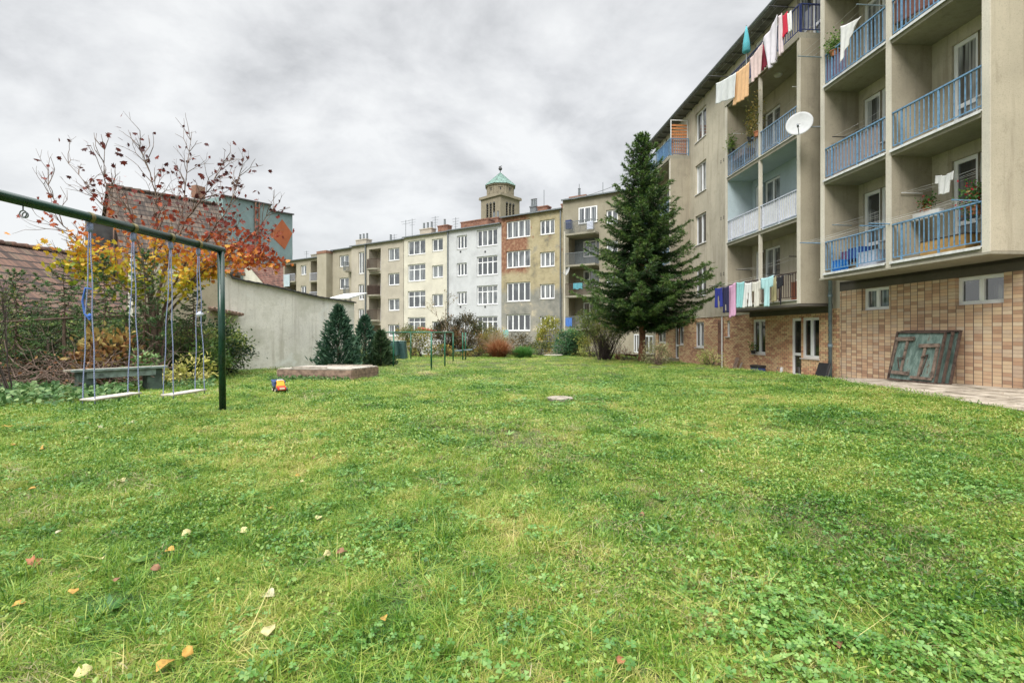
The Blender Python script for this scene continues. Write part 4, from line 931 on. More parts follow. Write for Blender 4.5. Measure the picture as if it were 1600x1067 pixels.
q = rect(926, 935, 350, 366); m = MB(); m.box(q[0], q[1], FY-1.25, FY-1.08, q[2]+.2, q[3]); 
for k in range(5): m.box(q[0]+.02, q[1]-.02, FY-1.27, FY-1.252, q[2]+.25+k*.12, q[2]+.31+k*.12)
o = m.build('air_conditioner', M['whiterail'], base=(q[0], FY-1.2, q[2]), ang=A2); tag(o, 'grey slatted box hung outside the top balcony of the olive house', 'box')
def laundry2(x0, x1, y0, y1, col, label, nm):
    q = rect(x0, x1, y0, y1); m = MB(); n = 8; V = []
    for j in (0, 1):
        for i in range(n+1): V.append((q[0]+(q[1]-q[0])*i/n, FY-1.12+.04*math.sin(i*1.9), q[3] if j == 0 else q[2]+.05*math.sin(i*1.3)))
    m.add(V, [(i, i+1, n+2+i, n+1+i) for i in range(n)]); o = m.build(nm, clothmat('cloth2_'+nm, col), base=(q[0], FY-1.1, q[2]), ang=A2); tag(o, label, 'laundry')
    s = o.modifiers.new('thick', 'SOLIDIFY'); s.thickness = .02
laundry2(904, 918, 444, 453, (.10, .30, .36), 'teal cloth over the third balcony rail of the olive house', 'teal_cloth')
laundry2(892, 902, 497, 510, (.07, .18, .50), 'bright blue washing on the lowest balcony of the olive house', 'blue_cloth')
# overhead wire
m = MB(); p0 = Vector(at(893, 312, 42)); p1 = Vector(at(1020, 262, 32)); m.tube([p0.lerp(p1, k/8)-Vector((0,0,.25*math.sin(math.pi*k/8))) for k in range(9)], .02, 4)
o = m.build('overhead_wire', M['zinc'], base=p0); tag(o, 'thin overhead wire rising from the olive house roof to the right block', 'wire')
# ------------------------------------------------------------------ church tower
def tower():
    Z = 100.0; cx = (781-800)/F*Z; k = Z/F
    ang = 43
    def zz(y): return EYE+(520-y)*k
    t = thing('church_tower', 'square church tower with arched belfry openings and a green pyramid roof above the rooftops', 'tower', (0,0,0), 0)
    a = R(-ang); base = Vector((cx, Z+4.2, -.6)); t.location = base; t.rotation_euler = (0, 0, a); BASE[t.name] = Vector((0, 0, -.6))
    st = plaster('tower_stone_render', (.27, .235, .17), (.24, .2, .14), .3, .25)
    w = 2.95
    zt, za, zs = zz(305), zz(313.5), zz(343)
    ow = []
    for c in (-1.0, .0, 1.0): ow.append((c-.35, c+.35, zs, zz(315)))
    for (ax, sg) in ((1, -1), (0, -1), (1, 1), (0, 1)):
        m = MB(); wall_sheet(m, ax, w*sg, -w, w, -.6, zt, ow, -.5*sg); m.build('wall', st, t)
        for c in (-1.0, 0, 1.0):
            p = MB(); zc = zz(315)
            arc = [(c+.35*math.cos(q), zc+.35*math.sin(q)) for q in [math.pi*i/8 for i in range(9)]]
            d = (w+.012)*sg
            p.add([P3(ax, d, *q) for q in arc], [tuple(range(9))]); p.add([P3(ax, d, c-.32, zc), P3(ax, d, c+.32, zc), P3(ax, d-.02*sg, c+.32, zs), P3(ax, d-.02*sg, c-.32, zs)], [])
            for i in range(7): z0 = zs+(zc-zs)*i/7; bx(p, ax, min(w*sg-.12*sg, w*sg-.4*sg), max(w*sg-.12*sg, w*sg-.4*sg), c-.34, c+.34, z0, z0+.12)
            p.build('louvre', M['roofdark'], t)
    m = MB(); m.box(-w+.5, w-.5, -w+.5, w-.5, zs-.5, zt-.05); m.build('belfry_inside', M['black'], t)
    m = MB(); m.box(-w-.35, w+.35, -w-.35, w+.35, zt, zt+.35); m.build('cornice', st, t)
    def ring(r, z, n=8, ph=22.5): return [(r*math.cos(R(ph+360/n*i)), r*math.sin(R(ph+360/n*i)), z) for i in range(n)]
    z1, z2 = zt+.35, zz(285); r1 = 3.05
    m = MB(); m.prism(ring(r1, z1+.5), (0, 0, z2-z1-.5)); 
    m.add([(-w-.1, -w-.1, z1), (w+.1, -w-.1, z1), (w+.1, w+.1, z1), (-w-.1, w+.1, z1)]+ring(r1, z1+.55), []); m.build('drum', st, t)
    m = MB(); m.prism([(-w-.3, -w-.3, z1+.002), (w+.3, -w-.3, z1+.002), (w+.3, w+.3, z1+.002), (-w-.3, w+.3, z1+.002)], (0, 0, .2)); m.prism(ring(r1+.1, z1+.2), (0, 0, .3)); m.prism(ring(r1+.25, z2), (0, 0, .25)); m.build('ledge', st, t)
    for i in range(8):
        q = R(45*i); c = Vector((math.cos(q), math.sin(q), 0)); s = Vector((-c.y, c.x, 0)); d = r1*math.cos(R(22.5))
        m = MB(); 
        for sg in (-1, 1): m.obox(c*(d+.05)+s*sg*.62+Vector((0,0,(z1+z2)/2+.25)), c*.06, s*.1, (0, 0, (z2-z1)*.33))
        m.obox(c*(d+.05)+Vector((0,0,z2-.35)), c*.06, s*.5, (0, 0, .1)); m.build('panel_frame', st, t)
        m = MB(); m.obox(c*(d+.02)+Vector((0,0,(z1+z2)/2+.35)), c*.03, s*.13, (0,0,.25)); m.build('slit', M['black'], t)
    cop, nt, b = nodes('verdigris_copper'); v = wpos(nt); nt.links.new(ramp_n(nt, noise_n(nt, map_n(nt, v, (2,2,.5)), 1.2, 6), [(.35, (.05, .09, .075)), (.5, (.095, .175, .145)), (.65, (.14, .24, .20))]), b.inputs['Base Color']); b.inputs['Roughness'].default_value = .7
    ap = zz(259.5); m = MB(); rg = ring(r1+.45, z2+.25); m.add(rg+[(0, 0, ap)], [(i, (i+1) % 8, 8) for i in range(8)]+[tuple(range(8))]); rf = m.build('roof', cop, t)
    m = MB()
    for p in rg: m.tube([p, (0, 0, ap)], .06, 4)
    m.build('roof_ridge', cop, rf)
    m = MB(); m.tube([(0,0,ap-.2), (0,0,zz(250))], .08, 6); m.lathe((0,0,zz(256.5)), [(.05, 0), (.35, .2), (.42, .42), (.35, .65), (.05, .8)], 10)
    m.box(-.45, .45, -.05, .05, zz(250), zz(250)+.12); m.build('cross', M['roofdark'], t)
tower()
# ------------------------------------------------------------------ grey green block with the orange diamond
def green_block():
    p0 = Vector(at(348, 520, 68)); p1 = Vector(at(457, 520, 79)); p0.z = p1.z = -.6
    e = (p1-p0); L = e.length; ang = math.degrees(math.atan2(e.y, e.x))
    t = thing('apartment_building', 'tall grey green block with an orange diamond painted on its blank gable', 'building', (0,0,0), 0); t.location = p0; t.rotation_euler = (0, 0, R(ang)); BASE[t.name] = Vector((0,0,-.6))
    gm = plaster('grey_green_render', (.225, .31, .315), (.12, .19, .2), .3, .15)
    zt = EYE+(520-307)/F*68; zt2 = EYE+(520-336)/F*79; zs2 = EYE+(520-321)/F*75
    # the gable falls towards the rear
    m = MB(); m.prism([(0, 0, -.6), (L, 0, -.6), (L, 0, zt2), (L*.66, 0, zs2-.9), (L*.66, 0, zs2), (0, 0, zt)], (0, 14, 0)); 
    m.build('wall', gm, t)
    m = MB(); m.beam((-.2, -.05, zt+.1), (L*.66, -.05, zs2+.1), .5, .2); m.beam((L*.66, -.05, zs2-.82), (L+.1, -.05, zt2+.08), .5, .2); m.build('roof_edge', M['roofdark'], t)
    def on(x, y):
        d = Vector(ray(x, y)); n = Vector((-e.y, e.x, 0)).normalized(); k = (p0-Vector((0,0,EYE))).dot(n)/d.dot(n)
        P = d*k; return ((P-p0).dot(e.normalized()), EYE+P.z)
    C4 = [on(*p) for p in ((440.8,343),(457,365),(444.7,390),(421.5,367))]
    C4[1] = (L-.03, C4[1][1])
    m = MB(); m.prism([(a, -.03, z) for a, z in C4], (0, .025, 0)); m.build('painted_diamond', plaster('orange_paint', (.42, .12, .045), (.3, .1, .04), .3, .2), t)
    # front with windows and loggias, turned away to the left
    for i in range(4):
        z = zt-2.6-i*2.9
        for j in range(2):
            a = 1.2+j*4.2
            m = MB(); m.box(-.12, -.02, a, a+2.2, z-.1, z+1.6); f = m.build('window', M['upvc'], t)
            m = MB(); m.box(-.14, -.122, a+.15, a+1.0, z+.05, z+1.45); m.box(-.14, -.122, a+1.15, a+2.05, z+.05, z+1.45); m.build('pane', M['glassdark'], f)
        m = MB(); m.box(-.9, -.01, .2, 8, z-.75, z-.6); m.build('ledge', M['whiterail'], t)
    m = MB(); m.tube([(L*.42, -.2, 6), (L*.42, -.2, zs2)], .12, 6); m.tube([(L*.47, -.2, 6), (L*.47, -.2, zs2)], .12, 6); m.build('pipe', M['redbrick'], t)
    m = MB(); m.box(-1.2, .2, 4, 5, zt+.1, zt+1.8); m.build('chimney', M['redbrick'], t)
    m = MB()
    for z in (6, 10, 14): m.box(L, L+.5, .5, 3, z, z+1.2)
    m.build('bay', M['white'], t)
green_block()
# ------------------------------------------------------------------ red roofs between the wall and the far houses
def gable_house(name, label, p0, p1, zr, ze, half, wallm, roofm, extra=None, zb=-.6, hip=False):
    """ridge from p0 to p1 (x, y); ridge height zr, eaves ze, half width."""
    p0, p1 = Vector((*p0, 0)), Vector((*p1, 0)); e = p1-p0; L = e.length; ang = math.atan2(e.y, e.x)
    t = thing(name, label, 'house', (0,0,0), 0); t.location = (p0.x, p0.y, zb); t.rotation_euler = (0, 0, ang); BASE[t.name] = Vector((0,0,zb))
    m = MB(); m.prism([(0.15, -half+.3, zb), (0.15, half-.3, zb), (.15, half-.3, ze), (.15, 0, zr-.15), (.15, -half+.3, ze)], (L-.3, 0, 0)); m.build('wall', wallm, t)
    m = MB(); th = .14
    for s in (-1, 1):
        m.add([(0, 0, zr), (L, 0, zr), (L, s*half, ze-.1), (0, s*half, ze-.1), (0, 0, zr-th), (L, 0, zr-th), (L, s*half, ze-.1-th), (0, s*half, ze-.1-th)], [(0,1,2,3), (4,7,6,5), (0,3,7,4), (1,5,6,2), (3,2,6,7)])
    rf = m.build('roof', roofm, t)
    m = MB(); n = int(L/.38)
    for i in range(n): m.tube([(L*i/n, 0, zr+.01), (L*(i+1)/n-.02, 0, zr+.03)], [.11, .13], 8)
    m.build('ridge_tiles', roofm, rf)
    return t, rf, L
gable_house('house', 'low red tiled roofs just over the coping of the grey garden wall', at(385, 500, 70)[:2], at(462, 500, 76)[:2], EYE+(520-412)/F*71, 7.0, 7, M['cream'], M['roof_red'])
t, rf, L = gable_house('house', 'tile roofed house with a brick gable behind the red and yellow maple', at(166, 500, 26)[:2], at(340, 500, 30)[:2], EYE+(520-290)/F*26, 4.6, 4.6, M['redbrick'], M['roof_brown'])
m = MB(); m.box(-1.0, -.05, -2.2, -1.2, 3.5, EYE+(520-349)/F*25); m.build('chimney', M['roofdark'], t)
gable_house('house', 'low tile roofed house at the left edge behind the hedge', at(-190, 500, 14.8)[:2], at(128, 500, 20.5)[:2], EYE+(520-388)/F*20.3-.28, 1.9, 4.2, M['cream'], M['roof_low'], zb=-.4)
# ------------------------------------------------------------------ grey rendered garden wall with its sloping coping
def garden_wall():
    A, B = Vector((-9.9, 15.6, 0)), Vector((-6.75, 20.6, 0)); e = B-A; L = e.length; ang = math.degrees(math.atan2(e.y, e.x))
    t = thing('garden_wall', 'long grey rendered garden wall with a sagging dark tile coping', 'wall', (0,0,0), 0); t.location = (A.x, A.y, -.5); t.rotation_euler = (0, 0, R(ang)); BASE[t.name] = Vector((0,0,-.5))
    n = Vector((-e.y, e.x, 0)).normalized()
    def on(x, y):
        d = Vector(ray(x, y)); k = A.dot(n)/Vector((d.x, d.y, 0)).dot(n); P = d*k
        return ((Vector((P.x, P.y, 0))-A).dot(e.normalized()), EYE+P.z)
    top = [on(*p) for p in ((352,424),(361,431),(363,435.5),(385,440.5),(415,446),(440,451.5),(463,457),(500,465.5),(549,473))]
    top = [(-2.0, top[0][1]+.25), (-1.0, top[0][1]+.15)]+top
    top[-1] = (L, top[-1][1])
    wm = plaster('old_grey_wall_render', (.78, .76, .69), (.34, .31, .235), .6, .8, patches=[(.7, .50, .62, (.56, .55, .47), (3,1,0)), (.9, .58, .70, (.74, .75, .71), (8,2,4)), (1.7, .64, .72, (.36, .33, .26), (1,6,2))])
    V = [(a, 0, z) for a, z in top]
    m = MB(); m.prism([(top[0][0], 0, -.5)]+V+[(L, 0, -.5)], (0, .3, 0)); m.build('wall', wm, t)
    m = MB()
    for i in range(len(top)-1):
        p, q = top[i], top[i+1]; k = max(1, int((q[0]-p[0])/.25))
        for j in range(k):
            a = Vector((p[0]+(q[0]-p[0])*j/k, .15, p[1]+(q[1]-p[1])*j/k+.035)); b = Vector((p[0]+(q[0]-p[0])*(j+1.15)/k, .15, p[1]+(q[1]-p[1])*(j+1.15)/k+.015)); m.beam(a, b, .48, .045)
    m.build('coping', M['roofdark'], t)
    c = [on(327, 484), on(371, 493)]
    m = MB(); m.beam((c[0][0], -.16, c[0][1]), (c[1][0], -.16, c[1][1]), .34, .06)
    for k in range(9): s = k/8; m.tube([(c[0][0]+(c[1][0]-c[0][0])*s, -.34, c[0][1]+(c[1][1]-c[0][1])*s+.03), (c[0][0]+(c[1][0]-c[0][0])*s, .0, c[0][1]+(c[1][1]-c[0][1])*s+.07)], .05, 6)
    m.build('tiled_ledge', M['woodred'], t)
    m = MB(); a = on(354, 440); m.box(-2.0, a[0]-.25, -.03, -.004, -.5, a[1]+.1); m.build('beige_render', plaster('sandy_render', (.47, .42, .31), (.3,.26,.18), .6, .4), t)
garden_wall()
m = MB(); m.beam(at(527, 467, 21.6), at(556, 459, 22.6), 1.4, .06); m.tube([at(540, 462, 22), (at(540, 462, 22)[0], 22, -.3)], .05, 6)
o = m.build('corrugated_roof', M['tin'], base=at(540, 467, 22)); tag(o, 'small pale corrugated lean-to roof at the far end of the garden wall', 'roof')
# ------------------------------------------------------------------ swing set
def swing_set():
    P0 = Vector(at(345, 391, 7.55)); P1 = Vector(at(0, 305, 4.55)); P0.z = P1.z = 2.5
    d = (P1-P0).normalized(); PN = P0+d*4.9
    base = (P0.x, P0.y, g(P0.x, P0.y))
    t = thing('swing_set', 'dark green steel swing frame with a long round crossbar', 'swing frame', base)
    m = MB(); m.tube([P0-d*.05, PN], .052, 20); m.build('crossbar', M['green'], t, smooth=True)
    for P in (P0, PN):
        m = MB(); q = Vector((P.x+.03, P.y, g(P.x, P.y)-.05)); m.tube([q, P-Vector((0,0,.03))], .05, 18); m.build('post', M['green'], t, smooth=True)
    def par(x):   # distance along the crossbar for a column of the photo
        tx = (x-800)/F; return (tx*P0.y-P0.x)/(d.x-tx*d.y)
    ks = [par(x) for x in (140.5, 208, 266.5, 310)]
    for k in ks:
        c = P0+d*k; m = MB(); m.tube([c-d*.022, c+d*.022], .058, 20); m.build('collar', M['brass'], t)
        m = MB(); m.tube([c-Vector((0,0,.05)), c-Vector((0,0,.11))], .012, 6); m.lathe(c-Vector((0,0,.13)), [(.02, 0), (.03, .015), (.02, .03)], 8); m.build('hook', M['zinc'], t)
    c = P0+d*par(36); m = MB(); m.tube([c-Vector((0,0,.05)), c-Vector((0,0,.10))], .006, 6)
    m.tube([c-Vector((0,0,.13))+Vector((math.cos(R(a))*.035, 0, math.sin(R(a))*.035)) for a in range(0, 390, 30)], .006, 6, False)
    m.tube([c-Vector((-.02,.01,.14))+Vector((math.cos(R(a))*.03, .012, math.sin(R(a))*.028)) for a in range(0, 390, 30)], .006, 6, False); m.build('ring', M['zinc'], t)
    rm, nt, b = nodes('blue_white_rope'); w = coord(nt); s = nt.nodes.new('ShaderNodeSeparateXYZ'); nt.links.new(w, s.inputs[0])
    tw = mth(nt, 'SINE', mth(nt, 'ADD', mul(nt, s.outputs[2], 330.0), mul(nt, mth(nt, 'ADD', s.outputs[0], s.outputs[1]), 260.)))
    nt.links.new(mix_n(nt, ramp_fac(nt, tw, -.3, .2), (.04, .07, .26), (.36, .40, .50)), b.inputs['Base Color']); b.inputs['Roughness'].default_value = .9
    side = Vector((d.y, -d.x, 0)).normalized()
    for si, (ka, kb, x0, x1, ys, lab) in enumerate(((ks[0], ks[1], 133, 214, 619, 'nearer swing with a pale plank seat and a blue rope loop knotted on its ropes'), (ks[2], ks[3], 258, 317, 613, 'farther swing with a pale plank seat, next to the green post'))):
        k0, k1 = par(x0+3), par(x1-3); zc = [EYE+(520-ys)/F*(P0+d*k).y for k in (k0, k1)]; zc = sum(zc)/2
        a, b2 = P0+d*k0, P0+d*k1; a.z = b2.z = zc; mid = (a+b2)/2
        sw = thing('swing', lab, 'swing', mid, 0, 'swings hanging from the green frame')
        m = MB(); u = (b2-a)*.5; m.obox(mid, u, side*.095, (0, 0, .011)); m.build('seat', plain('pale_swing_plank', (.42, .39, .33), .8, 0, .2, 12), sw, bevel=.006)
        for (kk, end) in ((ka, a), (kb, b2)):
            top = P0+d*kk; top.z = 2.36; inn = end+(mid-end)*.07
            for sg in (-1, 1):
                q = inn+side*.075*sg; m = MB(); n = 14; r = random.Random(int(kk*100)+sg)
                tp = top+side*.008*sg; am = r.uniform(.006, .012)
                m.tube([tp.lerp(q, i/n)+side*am*math.sin(i*1.1)*math.sin(math.pi*i/n) for i in range(n+1)]+[q-Vector((0,0,.05))], .0062, 7); m.build('rope', rm, sw, smooth=True)
            m = MB(); m.lathe(top-Vector((0,0,.03)), [(.012, 0), (.03, .03), (.03, .09), (.012, .12)], 8); m.build('knot', rm, sw, smooth=True)
        if si == 0:
            e = P0+d*ka; q = a+side*.05
            def on(y): z = EYE+(520-y)/F*e.y; return Vector((e.x, e.y, z))
            m = MB(); m.tube([on(452)+Vector((.02,0,0)), on(450)-Vector((.05,0,0)), on(470)-Vector((.085,0,0)), on(490)-Vector((.06,0,0)), on(500)-Vector((0.0,0,0)), on(495)+Vector((.02,0,0))], .011, 7)
            m.lathe(on(497), [(.01, 0), (.028, .02), (.01, .05)], 8); m.build('rope_loop', clothmat('plain_blue_rope', (.05,.13,.42)), sw, smooth=True)
        else:
            e = (P0+d*kb).lerp(b2, .66); m = MB(); m.lathe((e.x, e.y, e.z+.35), [(.01, 0), (.045, .02), (.05, .05), (.01, .08)], 8); m.build('knot', M['whiterail'], sw, smooth=True)
swing_set()
# ------------------------------------------------------------------ bench
def bench():
    a, b = Vector(at(124, 568, 9.2)), Vector(at(246, 561, 10.2)); zt = g(a.x, a.y)+.50; a.z = b.z = zt
    e = (b-a).normalized(); n = Vector((-e.y, e.x, 0)); c = (a+b)/2
    t = thing('bench', 'grey green plank bench without a back behind the swings', 'bench', (c.x, c.y, zt-.5))
    gm = plain('grey_green_bench_paint', (.16, .21, .19), .8, 0, .35, 8); gd = plain('dark_green_bench_leg', (.055, .085, .07), .8, 0, .35, 8)
    for k in (-1, 1): m = MB(); m.obox(c+n*.10*k, (b-a)*(.66 if k > 0 else .60), n*.095, (0, 0, .018)); m.build('seat_board', M['wood'] if k > 0 else gm, t)
    m = MB(); m.obox(c-n*.15+Vector((0,0,-.09)), (b-a)*.44, n*.02, (0, 0, .065)); m.build('apron', gm, t)
    for s in (-1, 1): m = MB(); m.obox(c+(b-a)*.43*s+Vector((0,0,-.265)), e*.13, n*.15, (0, 0, .24)); m.build('leg', gd, t)
bench()
# ------------------------------------------------------------------ sandbox with wooden lid
def sandbox():
    c1 = Vector(at(433.5, 592, 12.5)); c2 = Vector(at(549, 594, 12.3)); c3 = Vector(at(584, 590, 13.3))
    zg = g(c2.x, c2.y); zt = zg+.30
    for c in (c1, c2, c3): c.z = zg
    e = (c2-c1); f = c3-c2; f = Vector((f.x, f.y, 0)); f = f.normalized()*1.25; c = c1+e/2+f/2
    t = thing('sandbox', 'square wooden sandbox closed by pale plank lids', 'sandbox', (c.x, c.y, zg))
    en, fn = e.normalized(), f.normalized(); up = Vector((0,0,1))
    for (p, q, w) in ((c1, c2, 'z'), (c2, c2+f, 'z'), (c1, c1+f, 'z'), (c1+f, c2+f, 'z')):
        for k in (0, 1):
            m = MB(); h = .135; m.beam(p+up*(h*.5+k*(h+.008)+.005), q+up*(h*.5+k*(h+.008)+.005), .045, h); m.build('side_board', M['woodred'], t)
    for k in range(12):
        o = f*((k+.5)/12); m = MB(); m.beam(c1+o+up*(.305), c2+o+up*(.305), f.length/12*.94, .028, up=(0,0,1)); m.build('lid_board', plain('bleached_board', (.33, .30, .255), .9, 0, .35, 6), t) if k == 0 else m.build('lid_board', bpy.data.materials['bleached_board'], t)
    for o, a, b in ((f*.12, .15, .62), (f*.92, .3, .95)):
        m = MB(); m.beam(c1+e*a+o+up*.335, c1+e*b+o+up*.335, .06, .03); m.build('batten', M['wood'], t)
sandbox()
# ------------------------------------------------------------------ toy truck
def toy():
    c = Vector(at(437, 612, 9.7)); c.z = g(c.x, c.y)+.03; ang = 38
    t = thing('toy_truck', 'small toy tipper truck with a red and yellow cab and a blue bed', 'toy', (0,0,0), 0); t.location = c; t.rotation_euler = (0, 0, R(ang)); t.scale = (1.06,)*3
    BASE[t.name] = Vector((0,0,0))
    red, yel, blu, gry = (clothmat(n, c_) for n, c_ in (('toy_red', (.62,.04,.02)), ('toy_yellow', (.85,.38,.04)), ('toy_blue', (.07,.11,.26)), ('toy_pale', (.75,.65,.5))))
    m = MB(); m.box(-.06, .06, -.14, .16, .045, .07); m.build('chassis', M['black'], t)
    m = MB(); m.prism([(-.07, -.20, .05), (-.07, -.06, .05), (-.07, -.06, .13), (-.07, -.17, .12), (-.07, -.20, .10)], (.14, 0, 0)); m.build('bonnet', red, t, bevel=.01)
    m = MB(); m.prism([(-.066, -.11, .125), (-.066, 0, .06), (-.066, 0, .22), (-.066, -.07, .22)], (.132, 0, 0)); cb = m.build('cab', yel, t, bevel=.01)
    m = MB(); m.box(-.05, .05, -.075, .0, .221, .235); m.build('cab_roof', gry, cb)
    m = MB(); m.box(-.068, .068, -.055, -.01, .15, .205); m.build('side_window', M['black'], cb)
    m = MB(); m.box(-.045, .045, -.206, -.20, .07, .10); m.build('grille', gry, t)
    m = MB(); bed = [(-.085, .01, .10), (.085, .01, .10), (.085, .20, .10), (-.085, .20, .10)]; tp = [(-.105, -.01, .20), (.105, -.01, .20), (.105, .24, .22), (-.105, .24, .22)]
    m.add(bed+tp, [(0,1,2,3), (0,1,5,4), (1,2,6,5), (2,3,7,6), (3,0,4,7)]); o = m.build('tipper_bed', blu, t); s = o.modifiers.new('thick', 'SOLIDIFY'); s.thickness = .012
    for sx_ in (-1, 1):
        for y in (-.13, .10): m = MB(); m.tube([(sx_*.06, y, .045), (sx_*.105, y, .045)], .048, 14); w = m.build('wheel', M['black'], t); m = MB(); m.tube([(sx_*.106, y, .045), (sx_*.11, y, .045)], .025, 10); m.build('hub', gry, w)
toy()
# ------------------------------------------------------------------ green tube frames, bins, small things at the far end
def frame(name, label, cat, posts, bars, z=EYE+.02, grp='green tube frames at the far end of the lawn'):
    c = posts[0]; t = thing(name, label, cat, (c[0], c[1], g(c[0], c[1])), 0, grp)
    for (x, y) in posts: m = MB(); m.tube([(x, y, g(x, y)-.05), (x, y, z)], .03, 8); m.build('post', M['framegreen'], t, smooth=True)
    for a, b in bars: m = MB(); m.tube([(*a, z), (*b, z)], .026, 8); m.build('bar', M['framegreen'], t, smooth=True)
    return t
def gp(x, Z): return ((x-800)/F*Z, Z)
a_, b_, c_ = gp(576.6, 20.8), gp(615, 18.9), gp(674, 16.7); d_, e_, f_ = gp(642, 24.6), gp(695, 18.6), gp(708, 23.2)
frame('carpet_rail', 'green tube rail on three posts beside the dark thujas', 'tube frame', [a_, b_, c_], [(a_, b_), (b_, c_)])
frame('carpet_rail', 'green tube rail on three posts right of the nearest green rail post', 'tube frame', [d_, e_, f_], [(d_, f_), (f_, e_), (e_, c_)])
t = frame('seesaw', 'green double post with a tilted board in front of the brown hedge', 'seesaw', [gp(723, 24.8), gp(727.5, 25.2)], [])
p, q = Vector(at(711, 548, 25)), Vector(at(738, 546, 25)); m = MB(); m.beam(p, q, .3, .05); m.build('board', M['greyblue_pipe'], t)
for k, (x, lab) in enumerate(((614, 'dark green slatted compost bin, left of the pair behind the tube rail'), (625.5, 'dark green slatted compost bin, right of the pair behind the tube rail'))):
    c = at(x, 560, 25.5+k*.4); zb = g(c[0], c[1]); t = thing('compost_bin', lab, 'compost bin', (c[0], c[1], zb), 0, 'compost bins behind the thujas')
    H = .92; w0, w1 = .33, .25
    m = MB(); m.add([(c[0]+sx_*w, c[1]+sy*w, zb+z) for z, w in ((0, w0), (H, w1)) for sx_, sy in ((-1,-1),(1,-1),(1,1),(-1,1))], [(0,1,5,4),(1,2,6,5),(2,3,7,6),(3,0,4,7),(4,5,6,7)]); m.build('body', M['binG'], t)
    m = MB()
    for i in range(8):
        z = .06+i*.108; w = w0+(w1-w0)*z/H+.02
        for (ax, ay) in ((1, 0), (0, 1), (-1, 0), (0, -1)): m.obox((c[0]+ax*w, c[1]+ay*w, zb+z+.03), (abs(ay)*w*.86, abs(ax)*w*.86, 0), (.012*abs(ax), .012*abs(ay), 0), (0, 0, .028))
    m.build('slats', M['binG'], t)
    m = MB(); m.box(c[0]-w1-.03, c[0]+w1+.03, c[1]-w1-.03, c[1]+w1+.03, zb+H+.005, zb+H+.06); m.build('lid', M['binG'], t, bevel=.02)
c = at(669, 553, 33); zb = g(c[0], c[1])
t = thing('garden_shed', 'small white shed with a red edged roof half hidden by shrubs', 'shed', (c[0], c[1], zb))
m = MB(); m.prism([(c[0]-.6, c[1], zb), (c[0]+1.6, c[1], zb), (c[0]+1.6, c[1], zb+1.3), (c[0]-.6, c[1], zb+1.75)], (0, 1.8, 0)); m.build('wall', M['white'], t)
m = MB(); m.beam((c[0]-.7, c[1]+.9, zb+1.84), (c[0]+1.8, c[1]+.9, zb+1.34), 2.0, .07); m.build('roof', plain('red_sheet', (.35,.03,.03), .5), t)
# thin garden pole and old fence rail on the left
c = at(572.8, 570, 22); 
p, q = Vector(at(-60, 507, 9.6)), Vector(at(200, 493, 12.2)); t = thing('fence_rail', 'weathered horizontal fence rail running through the brush on the left', 'fence', (p.x, p.y, g(p.x, p.y)))
m = MB(); m.tube([p, p.lerp(q, .5)+Vector((0,0,.015)), q], .02, 8); m.build('rail', M['twig'], t)
for k in (.12, .55, .98):
    c = p.lerp(q, k); m = MB(); m.tube([(c.x, c.y+.03, g(c.x, c.y)-.1), (c.x, c.y+.03, c.z+.03)], .03, 7); m.build('post', M['bark'], t)
# low fence in front of the crumbling house
p, q = gp(826, 33), gp(905, 31); t = thing('garden_fence', 'low grey wire fence and curb before the crumbling house', 'fence', (p[0], p[1], g(*p)))
m = MB(); n = 11
for k in range(n+1): s = k/n; x, y = p[0]+(q[0]-p[0])*s, p[1]+(q[1]-p[1])*s; m.tube([(x, y, g(x, y)-.05), (x, y, g(x, y)+.95)], .018, 5)
for z in (.3, .6, .92): m.tube([(p[0], p[1], g(*p)+z), (q[0], q[1], g(*q)+z)], .012, 5)
m.build('wire_and_posts', M['zinc'], t); m = MB(); m.beam((p[0], p[1], g(*p)+.08), (q[0], q[1], g(*q)+.08), .15, .25); m.build('curb', M['concrete'], t)
c = at(812, 553, 30); m = MB(); m.lathe((c[0]+2.1, 30, g(c[0], 30)), [(.5, 0), (.62, .06), (.5, .10), (.1, .09)], 16); o = m.build('stone_ring', M['concrete'], base=(c[0]+2.1, 30, g(c[0], 30))); tag(o, 'flat pale stone slab at the lawn edge right of the green grass tussock', 'stone')
# washing line towel and playhouse board
c = at(789.5, 521, 34); m = MB(); m.box(c[0]-.16, c[0]+.22, 34, 34.05, c[2]-.28, c[2]+.25); o = m.build('garden_board', clothmat('pale_turquoise_board', (.22,.45,.42)), base=c); tag(o, 'small turquoise board standing by the crumbling house', 'board')
# concrete inspection cover
c = Vector(at(875, 628.5, 8.45)); zc = g(c.x, c.y); m = MB(); m.lathe((c.x, c.y, zc+.0), [(.22, 0), (.23, .05), (.21, .058)], 22); o = m.build('manhole_cover', M['wood'], base=(c.x, c.y, zc), smooth=False); tag(o, 'pale round concrete cover lying in the middle of the lawn', 'manhole cover')
